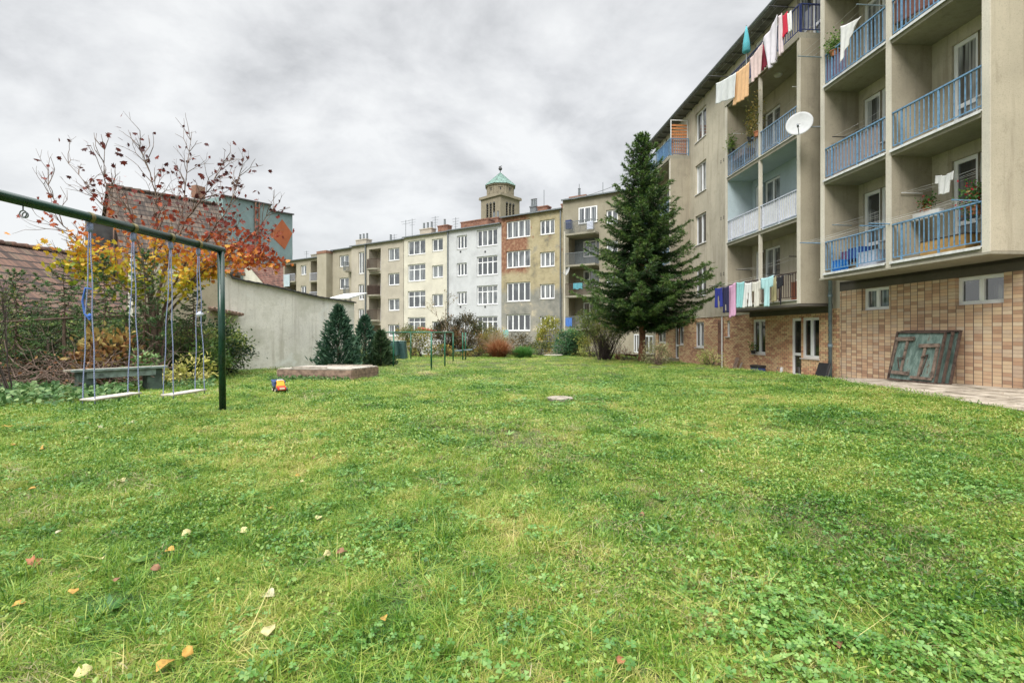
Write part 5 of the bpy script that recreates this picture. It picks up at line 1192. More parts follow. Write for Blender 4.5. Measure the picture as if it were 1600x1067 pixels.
# old stone edging under the spruce
# ------------------------------------------------------------------ grass, clover, fallen leaves
def grassmat(name, stops, patch, trans=.35, pscale=.55, dry=(.30, .27, .09)):
    m, nt, b = nodes(name); oi = nt.nodes.new('ShaderNodeObjectInfo')
    a = nt.nodes.new('ShaderNodeAttribute'); a.attribute_name = 'tint'
    v = wpos(nt)
    pn = mth(nt, 'ADD', mul(nt, noise_n(nt, map_n(nt, v, (1, 1, 0)), pscale, 5, .6), .6), mul(nt, noise_n(nt, map_n(nt, v, (1, 1, 0), (5, 3, 0)), 2.3, 5, .65), .4))
    t = mth(nt, 'ADD', mul(nt, a.outputs['Fac'], .38), mth(nt, 'ADD', mul(nt, oi.outputs['Random'], .18), mul(nt, ramp_fac(nt, pn, .37, .62), .44)))
    c = ramp_n(nt, t, stops)
    nt.links.new(c, b.inputs['Base Color']); b.inputs['Roughness'].default_value = .42; b.inputs['Specular IOR Level'].default_value = .5
    tr = nt.nodes.new('ShaderNodeBsdfTranslucent'); nt.links.new(c, tr.inputs[0])
    mx = nt.nodes.new('ShaderNodeMixShader'); mx.inputs[0].default_value = trans
    nt.links.new(b.outputs[0], mx.inputs[1]); nt.links.new(tr.outputs[0], mx.inputs[2]); nt.links.new(mx.outputs[0], nt.nodes['Material Output'].inputs[0]); return m
GM = grassmat('lawn_blades', [(.15, (.018, .08, .009)), (.31, (.075, .195, .020)), (.46, (.175, .315, .033)), (.61, (.33, .40, .07)), (.82, (.58, .485, .19))], None)
CM = grassmat('clover_leaves', [(.15, (.025, .11, .015)), (.45, (.085, .215, .03)), (.8, (.23, .36, .085))], None, .25)
DM = grassmat('dry_straw', [(.2, (.15, .13, .05)), (.5, (.27, .24, .11)), (.8, (.40, .35, .20))], None, .2)
PROTO = bpy.data.collections.new('grass_prototypes')
def blades(n, rad, h0, h1, w, r, lean=.5, wide=1.0):
    a = r.rand(n)*6.283; q = rad*np.sqrt(r.rand(n)); B = np.stack([q*np.cos(a), q*np.sin(a), np.full(n, -.01)], -1)
    h = r.uniform(h0, h1, n); la = r.rand(n)*6.283; ln = r.gamma(2.0, lean*.5, n)
    L = np.stack([np.cos(la), np.sin(la), np.zeros(n)], -1); S = np.stack([-np.sin(la+r.normal(0,.6,n)), np.cos(la), np.zeros(n)], -1); S = unit(S)
    V = np.zeros((n, 7, 3)); ts = (0, .4, .75, 1)
    for k, tt in enumerate(ts):
        c = B+L*(ln*h*tt**1.7)[:, None]; c[:, 2] += h*tt*np.maximum(.25, 1-.35*ln*tt)
        if k < 3: ww = w*(1, .95, .62)[k]*wide; V[:, 2*k] = c-S*ww/2; V[:, 2*k+1] = c+S*ww/2
        else: V[:, 6] = c
    return V
BF = [(0,1,3,2), (2,3,5,4), (4,5,6)]
def proto(name, V, faces, mat, tint):
    o = np_mesh(name, V, faces, mat, base=(0,0,0), tint=tint); COL.objects.unlink(o); PROTO.objects.link(o); return o
r0 = np.random.RandomState(11)
def make_kind(name, k, fn, mat, faces):
    c = bpy.data.collections.new(name); PROTO.children.link(c)
    for i in range(k):
        V = fn(); n = len(V); o = np_mesh(name, V, faces, mat, base=(0,0,0), tint=r0.rand(n)); COL.objects.unlink(o); c.objects.link(o)
    return c
K_short = make_kind('short_grass_clump', 6, lambda: blades(105, .085, .014, .042, .0030, r0, 1.9), GM, BF)
K_tall = make_kind('long_grass_tuft', 6, lambda: blades(44, .055, .04, .11, .0036, r0, 1.0), GM, BF)
K_mid = make_kind('mid_grass_clump', 5, lambda: blades(120, .17, .018, .048, .0062, r0, 1.7), GM, BF)
K_far = make_kind('far_grass_clump', 4, lambda: blades(140, .34, .022, .055, .012, r0, 1.6), GM, BF)
K_dry = make_kind('straw_clump', 4, lambda: blades(60, .10, .012, .035, .0026, r0, 1.6), DM, BF)
CT = np.array([(0,0,0),(.28,.3,.03),(.5,.68,.02),(.38,.95,0),(0,.88,-.06),(-.38,.95,0),(-.5,.68,.02),(-.28,.3,.03)], float); CF = [(0,1,2,3,4),(0,4,5,6,7)]
def clover(n=24, rad=.10, sz=.013, z0=.02, z1=.055):
    a = r0.rand(n)*6.283; q = rad*np.sqrt(r0.rand(n)); P = np.stack([q*np.cos(a), q*np.sin(a), r0.uniform(z0, z1, n)], -1)
    N = unit(np.stack([r0.normal(0, .28, n), r0.normal(0, .28, n), np.ones(n)], -1)); out = []
    a0 = r0.rand(n)*6.283; s = sz*r0.uniform(.7, 1.25, n)
    for k in range(3):
        aa = a0+k*2.094; D = np.stack([np.cos(aa), np.sin(aa), np.full(n, -.08)], -1); D = unit(D-N*np.sum(D*N, -1, keepdims=True)+np.array([0,0,.02]))
        out.append(cards(P, D, CT, s, s*1.05, N=N))
    return np.concatenate(out)
K_clov = make_kind('clover_clump', 6, clover, CM, CF)
K_clovf = make_kind('far_clover_clump', 3, lambda: clover(26, .2, .021, .03, .06), CM, CF)
def weed():
    n = 9; a = np.arange(n)/n*6.283+r0.normal(0, .2, n); D = np.stack([np.cos(a), np.sin(a), np.full(n, .35)], -1)
    return cards(np.tile(np.array([[0, 0, .004]]), (n, 1)), D, SPRAY_T*np.array([.6, 1, 1]), r0.uniform(.06, .12, n), r0.uniform(.05, .07, n), N=np.tile(np.array([[0,0,1.]]), (n,1)))
K_weed = make_kind('broad_leaf_weed', 4, weed, CM, SPRAY_F)
def fbm(x, y, s, seed):
    r = np.random.RandomState(seed); o = 0
    for k in range(14):
        a = r.rand()*6.283; f = s*(.5+r.rand()*2.2); o = o+np.sin((x*math.cos(a)+y*math.sin(a))*f+r.rand()*6.283)
    return o/math.sqrt(7)/1.4
def keep_lawn(x, y):
    a = R(-A1); v = x*math.cos(a)-y*math.sin(a); u = x*math.sin(a)+y*math.cos(a)+.64
    e = np.interp(u, [p[0] for p in PAVE], [p[1] for p in PAVE])
    e = np.where(u > 15.1, 10.2, e)
    k = v < e+.03
    # garden wall on the left and beds
    A_, B_ = np.array([-9.9, 15.6]), np.array([-6.75, 20.6]); d = (B_-A_)/np.linalg.norm(B_-A_)
    side = (x-A_[0])*(-d[1])+(y-A_[1])*d[0]
    k &= ~((side > -.02) & (y > 12.5) & (y < 20.8))
    ft = (y-(46.2-.63*x))/1.18
    return k & (ft < -.3)
def samp(n, z0, z1, r, tanh=1.28, rmax=None):
    k = 1.45; n = int(n*k); tanh = tanh*k
    y = np.sqrt(r.uniform(z0*z0, z1*z1, n)); x = r.uniform(-1, 1, n)*y*tanh; m = keep_lawn(x, y); return x[m], y[m]
def scatter(name, coll, x, y, s0, s1, r, label, cat='grass', tilt=.12, kind='stuff'):
    n = len(x); me = bpy.data.meshes.new(name); me.vertices.add(n)
    me.vertices.foreach_set('co', np.stack([x, y, ground(x, y)], -1).astype(np.float32).reshape(-1))
    a = me.attributes.new('rot', 'FLOAT_VECTOR', 'POINT'); a.data.foreach_set('vector', np.stack([r.normal(0, tilt, n), r.normal(0, tilt, n), r.rand(n)*6.283], -1).astype(np.float32).reshape(-1))
    a = me.attributes.new('sc', 'FLOAT', 'POINT'); a.data.foreach_set('value', r.uniform(s0, s1, n).astype(np.float32))
    o = bpy.data.objects.new(name, me); COL.objects.link(o)
    ng = bpy.data.node_groups.new(name, 'GeometryNodeTree'); ng.interface.new_socket('Geometry', in_out='INPUT', socket_type='NodeSocketGeometry'); ng.interface.new_socket('Geometry', in_out='OUTPUT', socket_type='NodeSocketGeometry')
    N = ng.nodes; L = ng.links.new; gi = N.new('NodeGroupInput'); go = N.new('NodeGroupOutput'); ip = N.new('GeometryNodeInstanceOnPoints'); ci = N.new('GeometryNodeCollectionInfo')
    ci.inputs['Collection'].default_value = coll; ci.inputs['Separate Children'].default_value = True; ci.inputs['Reset Children'].default_value = True
    ra = N.new('GeometryNodeInputNamedAttribute'); ra.data_type = 'FLOAT_VECTOR'; ra.inputs['Name'].default_value = 'rot'
    sa = N.new('GeometryNodeInputNamedAttribute'); sa.data_type = 'FLOAT'; sa.inputs['Name'].default_value = 'sc'
    ip.inputs['Pick Instance'].default_value = True
    e2r = N.new('FunctionNodeEulerToRotation')
    L(gi.outputs[0], ip.inputs['Points']); L(ci.outputs[0], ip.inputs['Instance']); L(ra.outputs['Attribute'], e2r.inputs[0]); L(e2r.outputs[0], ip.inputs['Rotation']); L(sa.outputs['Attribute'], ip.inputs['Scale']); L(ip.outputs[0], go.inputs[0])
    md = o.modifiers.new('scatter', 'NODES'); md.node_group = ng
    return tag(o, label, cat, None, kind)
r1 = np.random.RandomState(5)
def thin(x, y, p, r): m = r.rand(len(x)) < p; return x[m], y[m]
def lush(x, y): return smooth01((.6-x*.35)/2.2+.3)     # the lawn is longer and greener on the left
x, y = samp(12500, .9, 4.6, r1); d = fbm(x, y, 1.6, 3); cl = fbm(x, y, 1.1, 9)+.9*np.exp(-(((x-1.6)/1.5)**2+((y-1.9)/.75)**2)); dd = fbm(x, y, 1.5, 21)
x, y = thin(x, y, np.clip(.66+.15*d+.4*lush(x, y)-.2*(cl > 1)-.3*np.clip(dd, 0, 1), .15, 1), r1); scatter('grass', K_short, x, y, .8, 1.3, r1, 'short mixed lawn grass in the foreground')
x, y = samp(5200, .9, 6.5, r1); d = fbm(x, y, 2.1, 4); x, y = thin(x, y, np.clip(.08+.30*d*(d > 0)+.6*lush(x, y)*(d > -.4), 0, 1), r1); scatter('grass', K_tall, x, y, .6, 1.25, r1, 'longer tufts of lush green grass in the lawn')
x, y = samp(8500, .9, 5.5, r1); cl = .5*fbm(x, y, 1.9, 9)+1.7*np.exp(-(((x-1.9)/1.5)**2+((y-1.75)/.6)**2))-.5*lush(x, y)
x, y = thin(x, y, np.clip((cl-.35)*.62, .035, .78), r1); scatter('clover', K_clov, x, y, .8, 1.35, r1, 'clover patches spreading through the lawn', 'clover')
x, y = samp(9000, .9, 6.5, r1); d = fbm(x, y, 1.5, 21); x, y = thin(x, y, np.clip(.26+.6*d+.25*(x > .3)*(y > 2.2), .06, 1), r1); scatter('dry_grass', K_dry, x, y, .8, 1.5, r1, 'dry straw lying between the lawn blades', 'dry grass', .2)
LM = grassmat('small_leaf_mix', [(.15, (.02, .088, .011)), (.35, (.075, .19, .020)), (.55, (.175, .30, .042)), (.75, (.31, .365, .075)), (.93, (.46, .39, .14))], None, .25)
def leaflets(n, rad, s0, s1, z1):
    a = r0.rand(n)*6.283; q = rad*np.sqrt(r0.rand(n)); P = np.stack([q*np.cos(a), q*np.sin(a), r0.uniform(.004, z1, n)], -1)
    N = unit(np.stack([r0.normal(0, .55, n), r0.normal(0, .55, n), np.ones(n)], -1)); D = rdir(n, .1, r0); s = r0.uniform(s0, s1, n)
    return cards(P, D, LEAF_T, s, s*r0.uniform(.4, 1.0, n), N=N)
K_lf = make_kind('small_leaf_clump', 5, lambda: leaflets(70, .10, .009, .022, .035), LM, LEAF_F)
K_lff = make_kind('far_small_leaf_clump', 4, lambda: leaflets(80, .22, .016, .034, .04), LM, LEAF_F)
x, y = samp(7500, .9, 5.0, r1); d = fbm(x, y, 1.7, 41); x, y = thin(x, y, np.clip(.50+.35*d-.42*lush(x, y), .06, 1), r1); scatter('leafy_weeds', K_lf, x, y, .8, 1.3, r1, 'small leafy weeds mixed into the foreground lawn', 'weeds')
x, y = samp(11000, 4.6, 17, r1, 1.15); d = fbm(x, y, 1.1, 43); x, y = thin(x, y, np.clip(.5+.4*d, .08, 1), r1); scatter('leafy_weeds', K_lff, x, y, .8, 1.3, r1, 'small leafy weeds mixed into the middle lawn', 'weeds')
x, y = samp(300, 1.0, 7, r1); scatter('weeds', K_weed, x, y, .5, 1.1, r1, 'broad leaved weeds scattered in the lawn', 'weed')
x, y = samp(17000, 4.2, 11.5, r1, 1.15); d = fbm(x, y, 1.2, 3); x, y = thin(x, y, np.clip(.8+.3*d, .3, 1), r1); scatter('grass', K_mid, x, y, .75, 1.25, r1, 'mown grass of the middle part of the lawn')
x, y = samp(4200, 5, 13, r1, 1.15); d = fbm(x, y, 1.7, 4); x, y = thin(x, y, np.clip(.12+.35*d+.3*lush(x, y*.5), 0, 1), r1); scatter('grass', K_tall, x, y, .6, 1.2, r1, 'scattered longer tufts in the middle of the lawn')
x, y = samp(4200, 5, 14, r1, 1.15); cl = fbm(x*.6, y*1.6, 1.1, 19)+.25*(x > 0); x, y = thin(x, y, np.clip((cl-.5)*.8, 0, .6), r1); scatter('clover', K_clovf, x, y, .8, 1.2, r1, 'bluish clover streaks across the middle of the lawn', 'clover')
x, y = samp(15000, 10.5, 38, r1, 1.12); scatter('grass', K_far, x, y, .7, 1.1, r1, 'mown grass of the far part of the lawn')
# fallen leaves
FLM = {}
for nm, c in (('pale_yellow', (.42,.38,.17)), ('ochre', (.38,.22,.04)), ('brown', (.20,.10,.05)), ('russet', (.26,.10,.04)), ('cream', (.38,.35,.22))):
    FLM[nm] = plain('fallen_leaf_'+nm, c, .7, 0, .25, 60)
def fallen(x, y, size, col, shape, seed, n_):
    Z = EYE*F/(y-520); c = at(x, y, Z); r = np.random.RandomState(seed); size *= .78
    T = LEAF_T if shape == 'oval' else MAPLE_T; Fc = LEAF_F if shape == 'oval' else MAPLE_F
    D = unit(np.array([[math.cos(seed*2.4), math.sin(seed*2.4), .25]])); N = unit(np.array([[r.normal(0,.35), -.45+r.normal(0,.25), 1.]]))
    V = cards(np.array([[c[0], c[1], g(c[0], c[1])+.036]])-D*size/2, D, T*np.array([1, 1, 2.5]), np.array([size]), np.array([size*.95]), N=N)
    o = np_mesh('fallen_leaf', V, Fc, FLM[col], base=(c[0], c[1], g(c[0], c[1])+.036)); s = o.modifiers.new('thick', 'SOLIDIFY'); s.thickness = .0012
    tag(o, '%s %s fallen leaf lying on the grass' % (col.replace('_', ' '), 'oval' if shape == 'oval' else 'lobed'), 'leaf', 'leaves fallen on the lawn')
LV = [(292,842,.075,'pale_yellow','oval'),(380,838,.08,'pale_yellow','oval'),(420,940,.085,'cream','oval'),(420,998,.085,'pale_yellow','oval'),(512,876,.06,'pale_yellow','oval'),(533,873,.075,'brown','oval'),(376,694,.07,'cream','oval'),(396,699,.06,'cream','oval'),
 (55,888,.08,'russet','lobed'),(243,897,.06,'brown','oval'),(265,868,.07,'ochre','oval'),(115,932,.06,'ochre','oval'),(258,1048,.09,'ochre','oval'),(130,1058,.07,'pale_yellow','oval'),(293,1030,.06,'ochre','oval'),(420,801,.06,'ochre','lobed'),(498,816,.07,'pale_yellow','oval'),
 (465,747,.05,'ochre','oval'),(471,757,.05,'pale_yellow','oval'),(490,718,.05,'brown','oval'),(143,665,.09,'russet','lobed'),(158,670,.08,'cream','lobed'),(135,688,.07,'cream','oval'),(64,706,.09,'ochre','lobed'),(12,672,.1,'ochre','lobed'),(22,700,.08,'ochre','lobed'),(50,774,.06,'ochre','oval'),(190,761,.08,'pale_yellow','oval'),(160,881,.05,'pale_yellow','oval'),
 (92,842,.05,'cream','oval'),(208,661,.08,'cream','oval'),(1097,742,.05,'cream','oval'),(1003,811,.05,'brown','oval'),(1303,1018,.09,'brown','oval'),(970,1056,.05,'russet','oval'),(112,664,.07,'cream','oval'),(85,760,.05,'ochre','lobed'),(183,914,.05,'brown','oval'),(30,952,.06,'ochre','oval'),(1208,958,.04,'brown','oval'),(457,717,.05,'pale_yellow','oval'),(600,983,.05,'ochre','oval')]
for i, l in enumerate(LV): fallen(*l, seed=i+3, n_=i)

x, y = samp(5200, 6, 24, r1, 1.12); d = fbm(x, y, .7, 31); x, y = thin(x, y, np.clip(.12+.65*d, 0, .95), r1); K_dryf = make_kind('far_straw_clump', 3, lambda: blades(70, .3, .02, .06, .010, r0, 1.4), DM, BF); scatter('dry_grass', K_dryf, x, y, .7, 1.2, r1, 'yellowed worn patches in the middle and far lawn', 'dry grass', .15)
# ------------------------------------------------------------------ trees and shrubs
BR = [(0,1,4,3), (1,2,5,4), (2,0,3,5)]
def twigs_mesh(name, segs, mat, parent):
    """segs: list of (p, q, r0, r1) drawn as three sided tapering sticks."""
    S = np.array([[*p, *q, a, b] for p, q, a, b in segs], float)
    p, q, a, b = S[:, :3], S[:, 3:6], S[:, 6], S[:, 7]
    d = unit(q-p); ref = np.where(np.abs(d[:, 2:3]) > .9, np.array([[1., 0, 0]]), np.array([[0., 0, 1]])); s = unit(np.cross(d, ref)); t = np.cross(d, s)
    V = np.zeros((len(S), 6, 3))
    for k in range(3):
        c, n = math.cos(k*2.094), math.sin(k*2.094); o = s*c+t*n
        V[:, k] = p+o*a[:, None]; V[:, 3+k] = q+o*b[:, None]
    return np_mesh(name, V, BR, mat, parent)
def trunk_mesh(name, pts, rad, mat, parent, n=12):
    m = MB(); m.tube(pts, rad, n); return m.build(name, mat, parent, smooth=True)
def grow(p, d, L, r, depth, rnd, segs, tips, spread=.5, up=.12, ratio=.72, kids=(2, 3), wob=.12):
    n = 3; q = p.copy()
    for i in range(n):
        d = d+rnd.normal(size=3)*wob; d[2] += up*.3; d = d/np.linalg.norm(d)
        e = q+d*L/n; segs.append((q, e, r*(1-.3*i/n), r*(1-.3*(i+1)/n))); q = e
        if depth <= 2: tips.append((q.copy(), d.copy(), depth))
    if depth == 0: return
    for k in range(rnd.randint(kids[0], kids[1]+1)):
        a = rnd.normal(size=3); a -= d*a.dot(d); a /= np.linalg.norm(a); nd = d*math.cos(spread)+a*math.sin(spread)*rnd.uniform(.6, 1.2); nd[2] += up; nd /= np.linalg.norm(nd)
        grow(q, nd, L*ratio*rnd.uniform(.8, 1.15), r*.62, depth-1, rnd, segs, tips, spread, up, ratio, kids, wob)
    if rnd.rand() < .6: 
        a = rnd.normal(size=3); nd = d+a*.5; nd /= np.linalg.norm(nd); grow(p+(q-p)*.5, nd, L*.6, r*.4, max(0, depth-2), rnd, segs, tips, spread, up, ratio, kids, wob)
# ---- the big spruce
def spruce(name, label, base, H, prof, nb, needle_mat, trunk_mat, seed, bare=.1, cat='spruce', tw=1.0, group=None, nlen=.075, dens=1.0, tr=.17):
    rnd = np.random.RandomState(seed); base = np.array(base)
    t = thing(name, label, cat, tuple(base), 0, group)
    trunk_mesh('trunk', [tuple(base+np.array([.02*math.sin(k), 0, -.1+H*k/12])) for k in range(13)], [tr*(1-k/12.6)*(1.0+.25*(k == 0)) for k in range(13)], trunk_mat, t)
    segs = []; NP, ND, NT = [], [], []
    for b in range(nb):
        f = bare+(1-bare)*(b+rnd.rand())/nb; z = H*f; a = b*2.399+rnd.normal(0, .25)
        Rm = np.interp(f, [p[0] for p in prof], [p[1] for p in prof])*rnd.uniform(.62, 1.14)
        if Rm < .03: continue
        n = max(4, int(Rm/.16)); tip_up = np.interp(f, [0, .35, .8, 1], [.10, .18, .5, 1.1]); droop = np.interp(f, [0, .4, .8, 1], [.60, .46, .14, 0])
        pts = []
        for i in range(n+1):
            s = i/n; rr = Rm*s; zz = z-droop*Rm*s*(1.5-s)+tip_up*Rm*s**2*.8
            aa = a+.08*math.sin(s*3+b); pts.append(base+np.array([rr*math.cos(aa), rr*math.sin(aa), zz]))
        pts = np.array(pts)
        for i in range(n): segs.append((pts[i], pts[i+1], .022*(1-i/n)*tw+.004, .022*(1-(i+1)/n)*tw+.003))
        # side twigs carrying the needles
        m = int(Rm*15*dens)+3
        for k in range(m):
            s = .12+.88*(k+rnd.rand())/m; i = min(n-1, int(s*n)); fr = s*n-i; p = pts[i]*(1-fr)+pts[i+1]*fr; d = pts[i+1]-pts[i]; d /= np.linalg.norm(d)
            sd = np.cross(d, [0, 0, 1.]); sg = 1 if k % 2 else -1; L = min(.62, .42*Rm)*(1.12-s*.75)*rnd.uniform(.5, 1.15)
            td = d*.75+sd*sg*.8+np.array([0, 0, rnd.uniform(-.42, .12)]); td /= np.linalg.norm(td); q = p+td*L
            q[2] -= .10*L; segs.append((p, q, .006*tw, .003*tw))
            c = max(3, int(L/.05)); u = (np.arange(c)+rnd.rand(c))/c
            NP.append(p+(q-p)*u[:, None]); ND.append(np.tile(td, (c, 1))); NT.append(np.full(c, .35*rnd.rand()+.4*(s > .7)+.2*rnd.rand()))
        c = max(3, int(.45/.05)); u = 1-.3*rnd.rand(c); NP.append(pts[-2]+(pts[-1]-pts[-2])*u[:, None]); ND.append(np.tile(pts[-1]-pts[-2], (c, 1))); NT.append(np.full(c, .8))
    NP, ND, NT = np.concatenate(NP), unit(np.concatenate(ND)), np.concatenate(NT)
    # each twig point carries four needle tufts round the twig
    P4, D4, T4 = [], [], []
    for k in range(4):
        d = ND*.75+rdir(len(NP), .1, rnd)*.75; P4.append(NP+rnd.normal(0, .008, NP.shape)); D4.append(d); T4.append(np.clip(NT+rnd.normal(0, .12, len(NT)), 0, 1))
    P, D, T_ = np.concatenate(P4), np.concatenate(D4), np.concatenate(T4); n = len(P)
    V = cards(P, D, NEED_T, rnd.uniform(.7, 1.3, n)*nlen, rnd.uniform(.7, 1.3, n)*nlen*.26, rnd)
    np_mesh('needles', V, NEED_F, needle_mat, t, tint=T_)
    twigs_mesh('branches', segs, M['bark'], t); return t
NM = leafmat('spruce_needles', [(0, (.012, .035, .010)), (.35, (.028, .07, .016)), (.7, (.07, .14, .03)), (1, (.17, .25, .06))], .12, .5)
NM2 = leafmat('fir_sapling_needles', [(0, (.02, .055, .02)), (.6, (.06, .14, .04)), (1, (.16, .26, .09))], .15, .5)
sb = at(1003, 566, 22.5)
spruce('spruce_tree', 'tall dark green spruce standing before the end of the olive block', (sb[0], 22.5, g(sb[0], 22.5)), 10.55,
       [(0, .2), (.15, .8), (.19, 1.8), (.28, 2.85), (.38, 3.25), (.5, 2.5), (.62, 1.85), (.72, 1.3), (.82, .9), (.92, .6), (1, .15)], 300, NM, M['redbark'], 4, bare=.175, nlen=.12)
for k, (x, yb, yt, Z, w, lab) in enumerate(((163, 560, 400, 11.2, .75, 'young fir left of the orange leaved shrub behind the bench'), (226, 560, 392, 11.5, .8, 'young fir with a bare lower stem between the two swings'), (100, 560, 410, 11.6, 1.3, 'dark fir sapling rising in front of the tiled roof, left of the swings'), (302, 560, 432, 13.0, .6, 'thin fir sapling in front of the beige wall, left of the green post'),
                                       (25, 560, 425, 10.6, 1.3, 'leftmost dark conifer of the brush at the left edge'))):
    b = at(x, yb, Z); zb = g(b[0], Z); H = EYE+(520-yt)/F*Z-zb
    spruce('fir_sapling', lab, (b[0], Z, zb), H, [(0, .3*w), (.3, .9*w), (.6, .7*w), (.85, .35*w), (1, .05)], 52, NM2, M['bark'], 30+k, bare=.2 if k in (0, 1, 3) else .1, group='young firs in the left hedge', cat='fir', tw=.7, nlen=.06, dens=.85, tr=.035)
# ---- generic leafy shrub
def shrub(label, x, Z, w, h, stops, leaf=.06, n=2500, seed=0, tmpl=LEAF_T, tf=LEAF_F, stems=9, name='shrub', cat='shrub', group='shrubs round the lawn', trans=.3, shape=1.0, lift=.0, stemmat='twigd', depth=None, base_y=None, ntips=None, wl=.62, clump=.16, yoff=0):
    rnd = np.random.RandomState(seed); bx_, by_ = (x-800)/F*Z, Z+yoff; zb = g(bx_, by_); dpt = depth or w
    t = thing(name, label, cat, (bx_, by_, zb), 0, group); mat = leafmat(name+'_leaves', stops, trans)
    nt = ntips or max(18, int(n/34)); U = rdir(nt, 0, rnd); rr = rnd.uniform(.35, 1, nt)**.5*(1+.22*fbm(U[:, 0]*2, U[:, 2]*2+seed, 1.6, seed+1))
    T = np.stack([U[:, 0]*w/2*rr, U[:, 1]*dpt/2*rr, h*(.5+lift/2)+U[:, 2]*h*(.5-lift/2)*rr*shape], -1); T[:, 2] = np.clip(T[:, 2], .05+lift*h*.5, None); T += np.array([bx_, by_, zb])
    segs = []
    st = [np.array([bx_+rnd.normal(0, w*.07), by_+rnd.normal(0, w*.07), zb]) for _ in range(stems)]
    for i in range(nt):
        s = st[i % stems]; m1 = s+(T[i]-s)*.5+rnd.normal(0, .05*w, 3)*np.array([1, 1, .3]); m1[2] += .04*h
        segs += [(s, m1, .014, .009), (m1, T[i], .008, .004)]
        for _ in range(3): q = T[i]+rnd.normal(0, clump*.8, 3); segs.append((T[i]-(T[i]-m1)*.25*rnd.rand(), q, .004, .002))
    P = T[rnd.randint(0, nt, n)]+rnd.normal(0, clump, (n, 3)); P[:, 2] = np.maximum(P[:, 2], zb+.02)
    tint = np.clip(.5+.5*fbm((P[:, 0]-bx_)/w*4, (P[:, 2]-zb)/h*4+seed, 1.3, seed+7)*.7+rnd.normal(0, .2, n), 0, 1)
    D = unit(P-np.array([bx_, by_, zb+h*.3]))+rdir(n, -.1, rnd)*.9
    np_mesh('foliage', cards(P, D, tmpl, rnd.uniform(.7, 1.3, n)*leaf, rnd.uniform(.7, 1.3, n)*leaf*wl, rnd), tf, mat, t, tint=tint)
    twigs_mesh('stems', segs, M[stemmat], t); return t
Gd = [(0, (.015, .04, .015)), (.45, (.05, .10, .028)), (.8, (.14, .22, .05)), (1, (.32, .36, .10))]
Gm = [(0, (.03, .08, .02)), (.5, (.08, .16, .03)), (1, (.20, .26, .06))]
# thujas
def thuja(label, x, Z, w, yt, seed, n=5200, stops=None):
    rnd = np.random.RandomState(seed); bx_ = (x-800)/F*Z; zb = g(bx_, Z); h = EYE+(520-yt)/F*Z-zb
    t = thing('thuja', label, 'thuja', (bx_, Z, zb), 0, 'thujas behind the sandbox')
    mat = leafmat('thuja_sprays', stops or [(0, (.012, .04, .025)), (.45, (.035, .09, .05)), (.75, (.08, .16, .095)), (1, (.17, .26, .16))], .1)
    f = rnd.rand(n)**1.25; a = rnd.rand(n)*6.283; rad = w/2*np.interp(f, [0, .12, .4, .75, .93, 1], [.9, 1, .78, .40, .14, .03])*(1+.24*np.sin(a*5+f*9+seed)+.2*np.sin(a*9-f*23)+.16*np.sin(a*3+f*41))
    rr = rad*np.sqrt(rnd.uniform(.35, 1.05, n)); P = np.stack([bx_+rr*np.cos(a), Z+rr*np.sin(a), zb+.04+h*f*.96], -1)
    D = np.stack([np.cos(a)*.7, np.sin(a)*.7, np.full(n, .9)], -1)+rnd.normal(0, .5, (n, 3)); Nn = np.stack([-np.sin(a), np.cos(a), np.zeros(n)], -1)+rnd.normal(0, .5, (n, 3))
    np_mesh('foliage', cards(P, D, SPRAY_T, rnd.uniform(.07, .24, n), rnd.uniform(.035, .085, n), rnd, N=unit(Nn)), SPRAY_F, mat, t, tint=np.clip(rnd.rand(n)*.6+.4*(rr/np.maximum(rad, .01) > .9)*rnd.rand(n), 0, 1))
    trunk_mesh('trunk', [(bx_, Z, zb-.05), (bx_, Z, zb+h*.9)], [.06, .01], M['bark'], t, 7)
thuja('largest dark thuja at the right end of the grey garden wall', 529, 17.3, 1.36, 478, 3, 5200)
thuja('middle thuja between the largest one and the low green one', 570, 19.5, 1.2, 494, 5, 3600)
thuja('lowest broad thuja at the right end of the thuja group', 595, 19.3, .95, 518, 6, 2600, [(0, (.015, .035, .015)), (.5, (.04, .08, .03)), (1, (.12, .17, .08))])
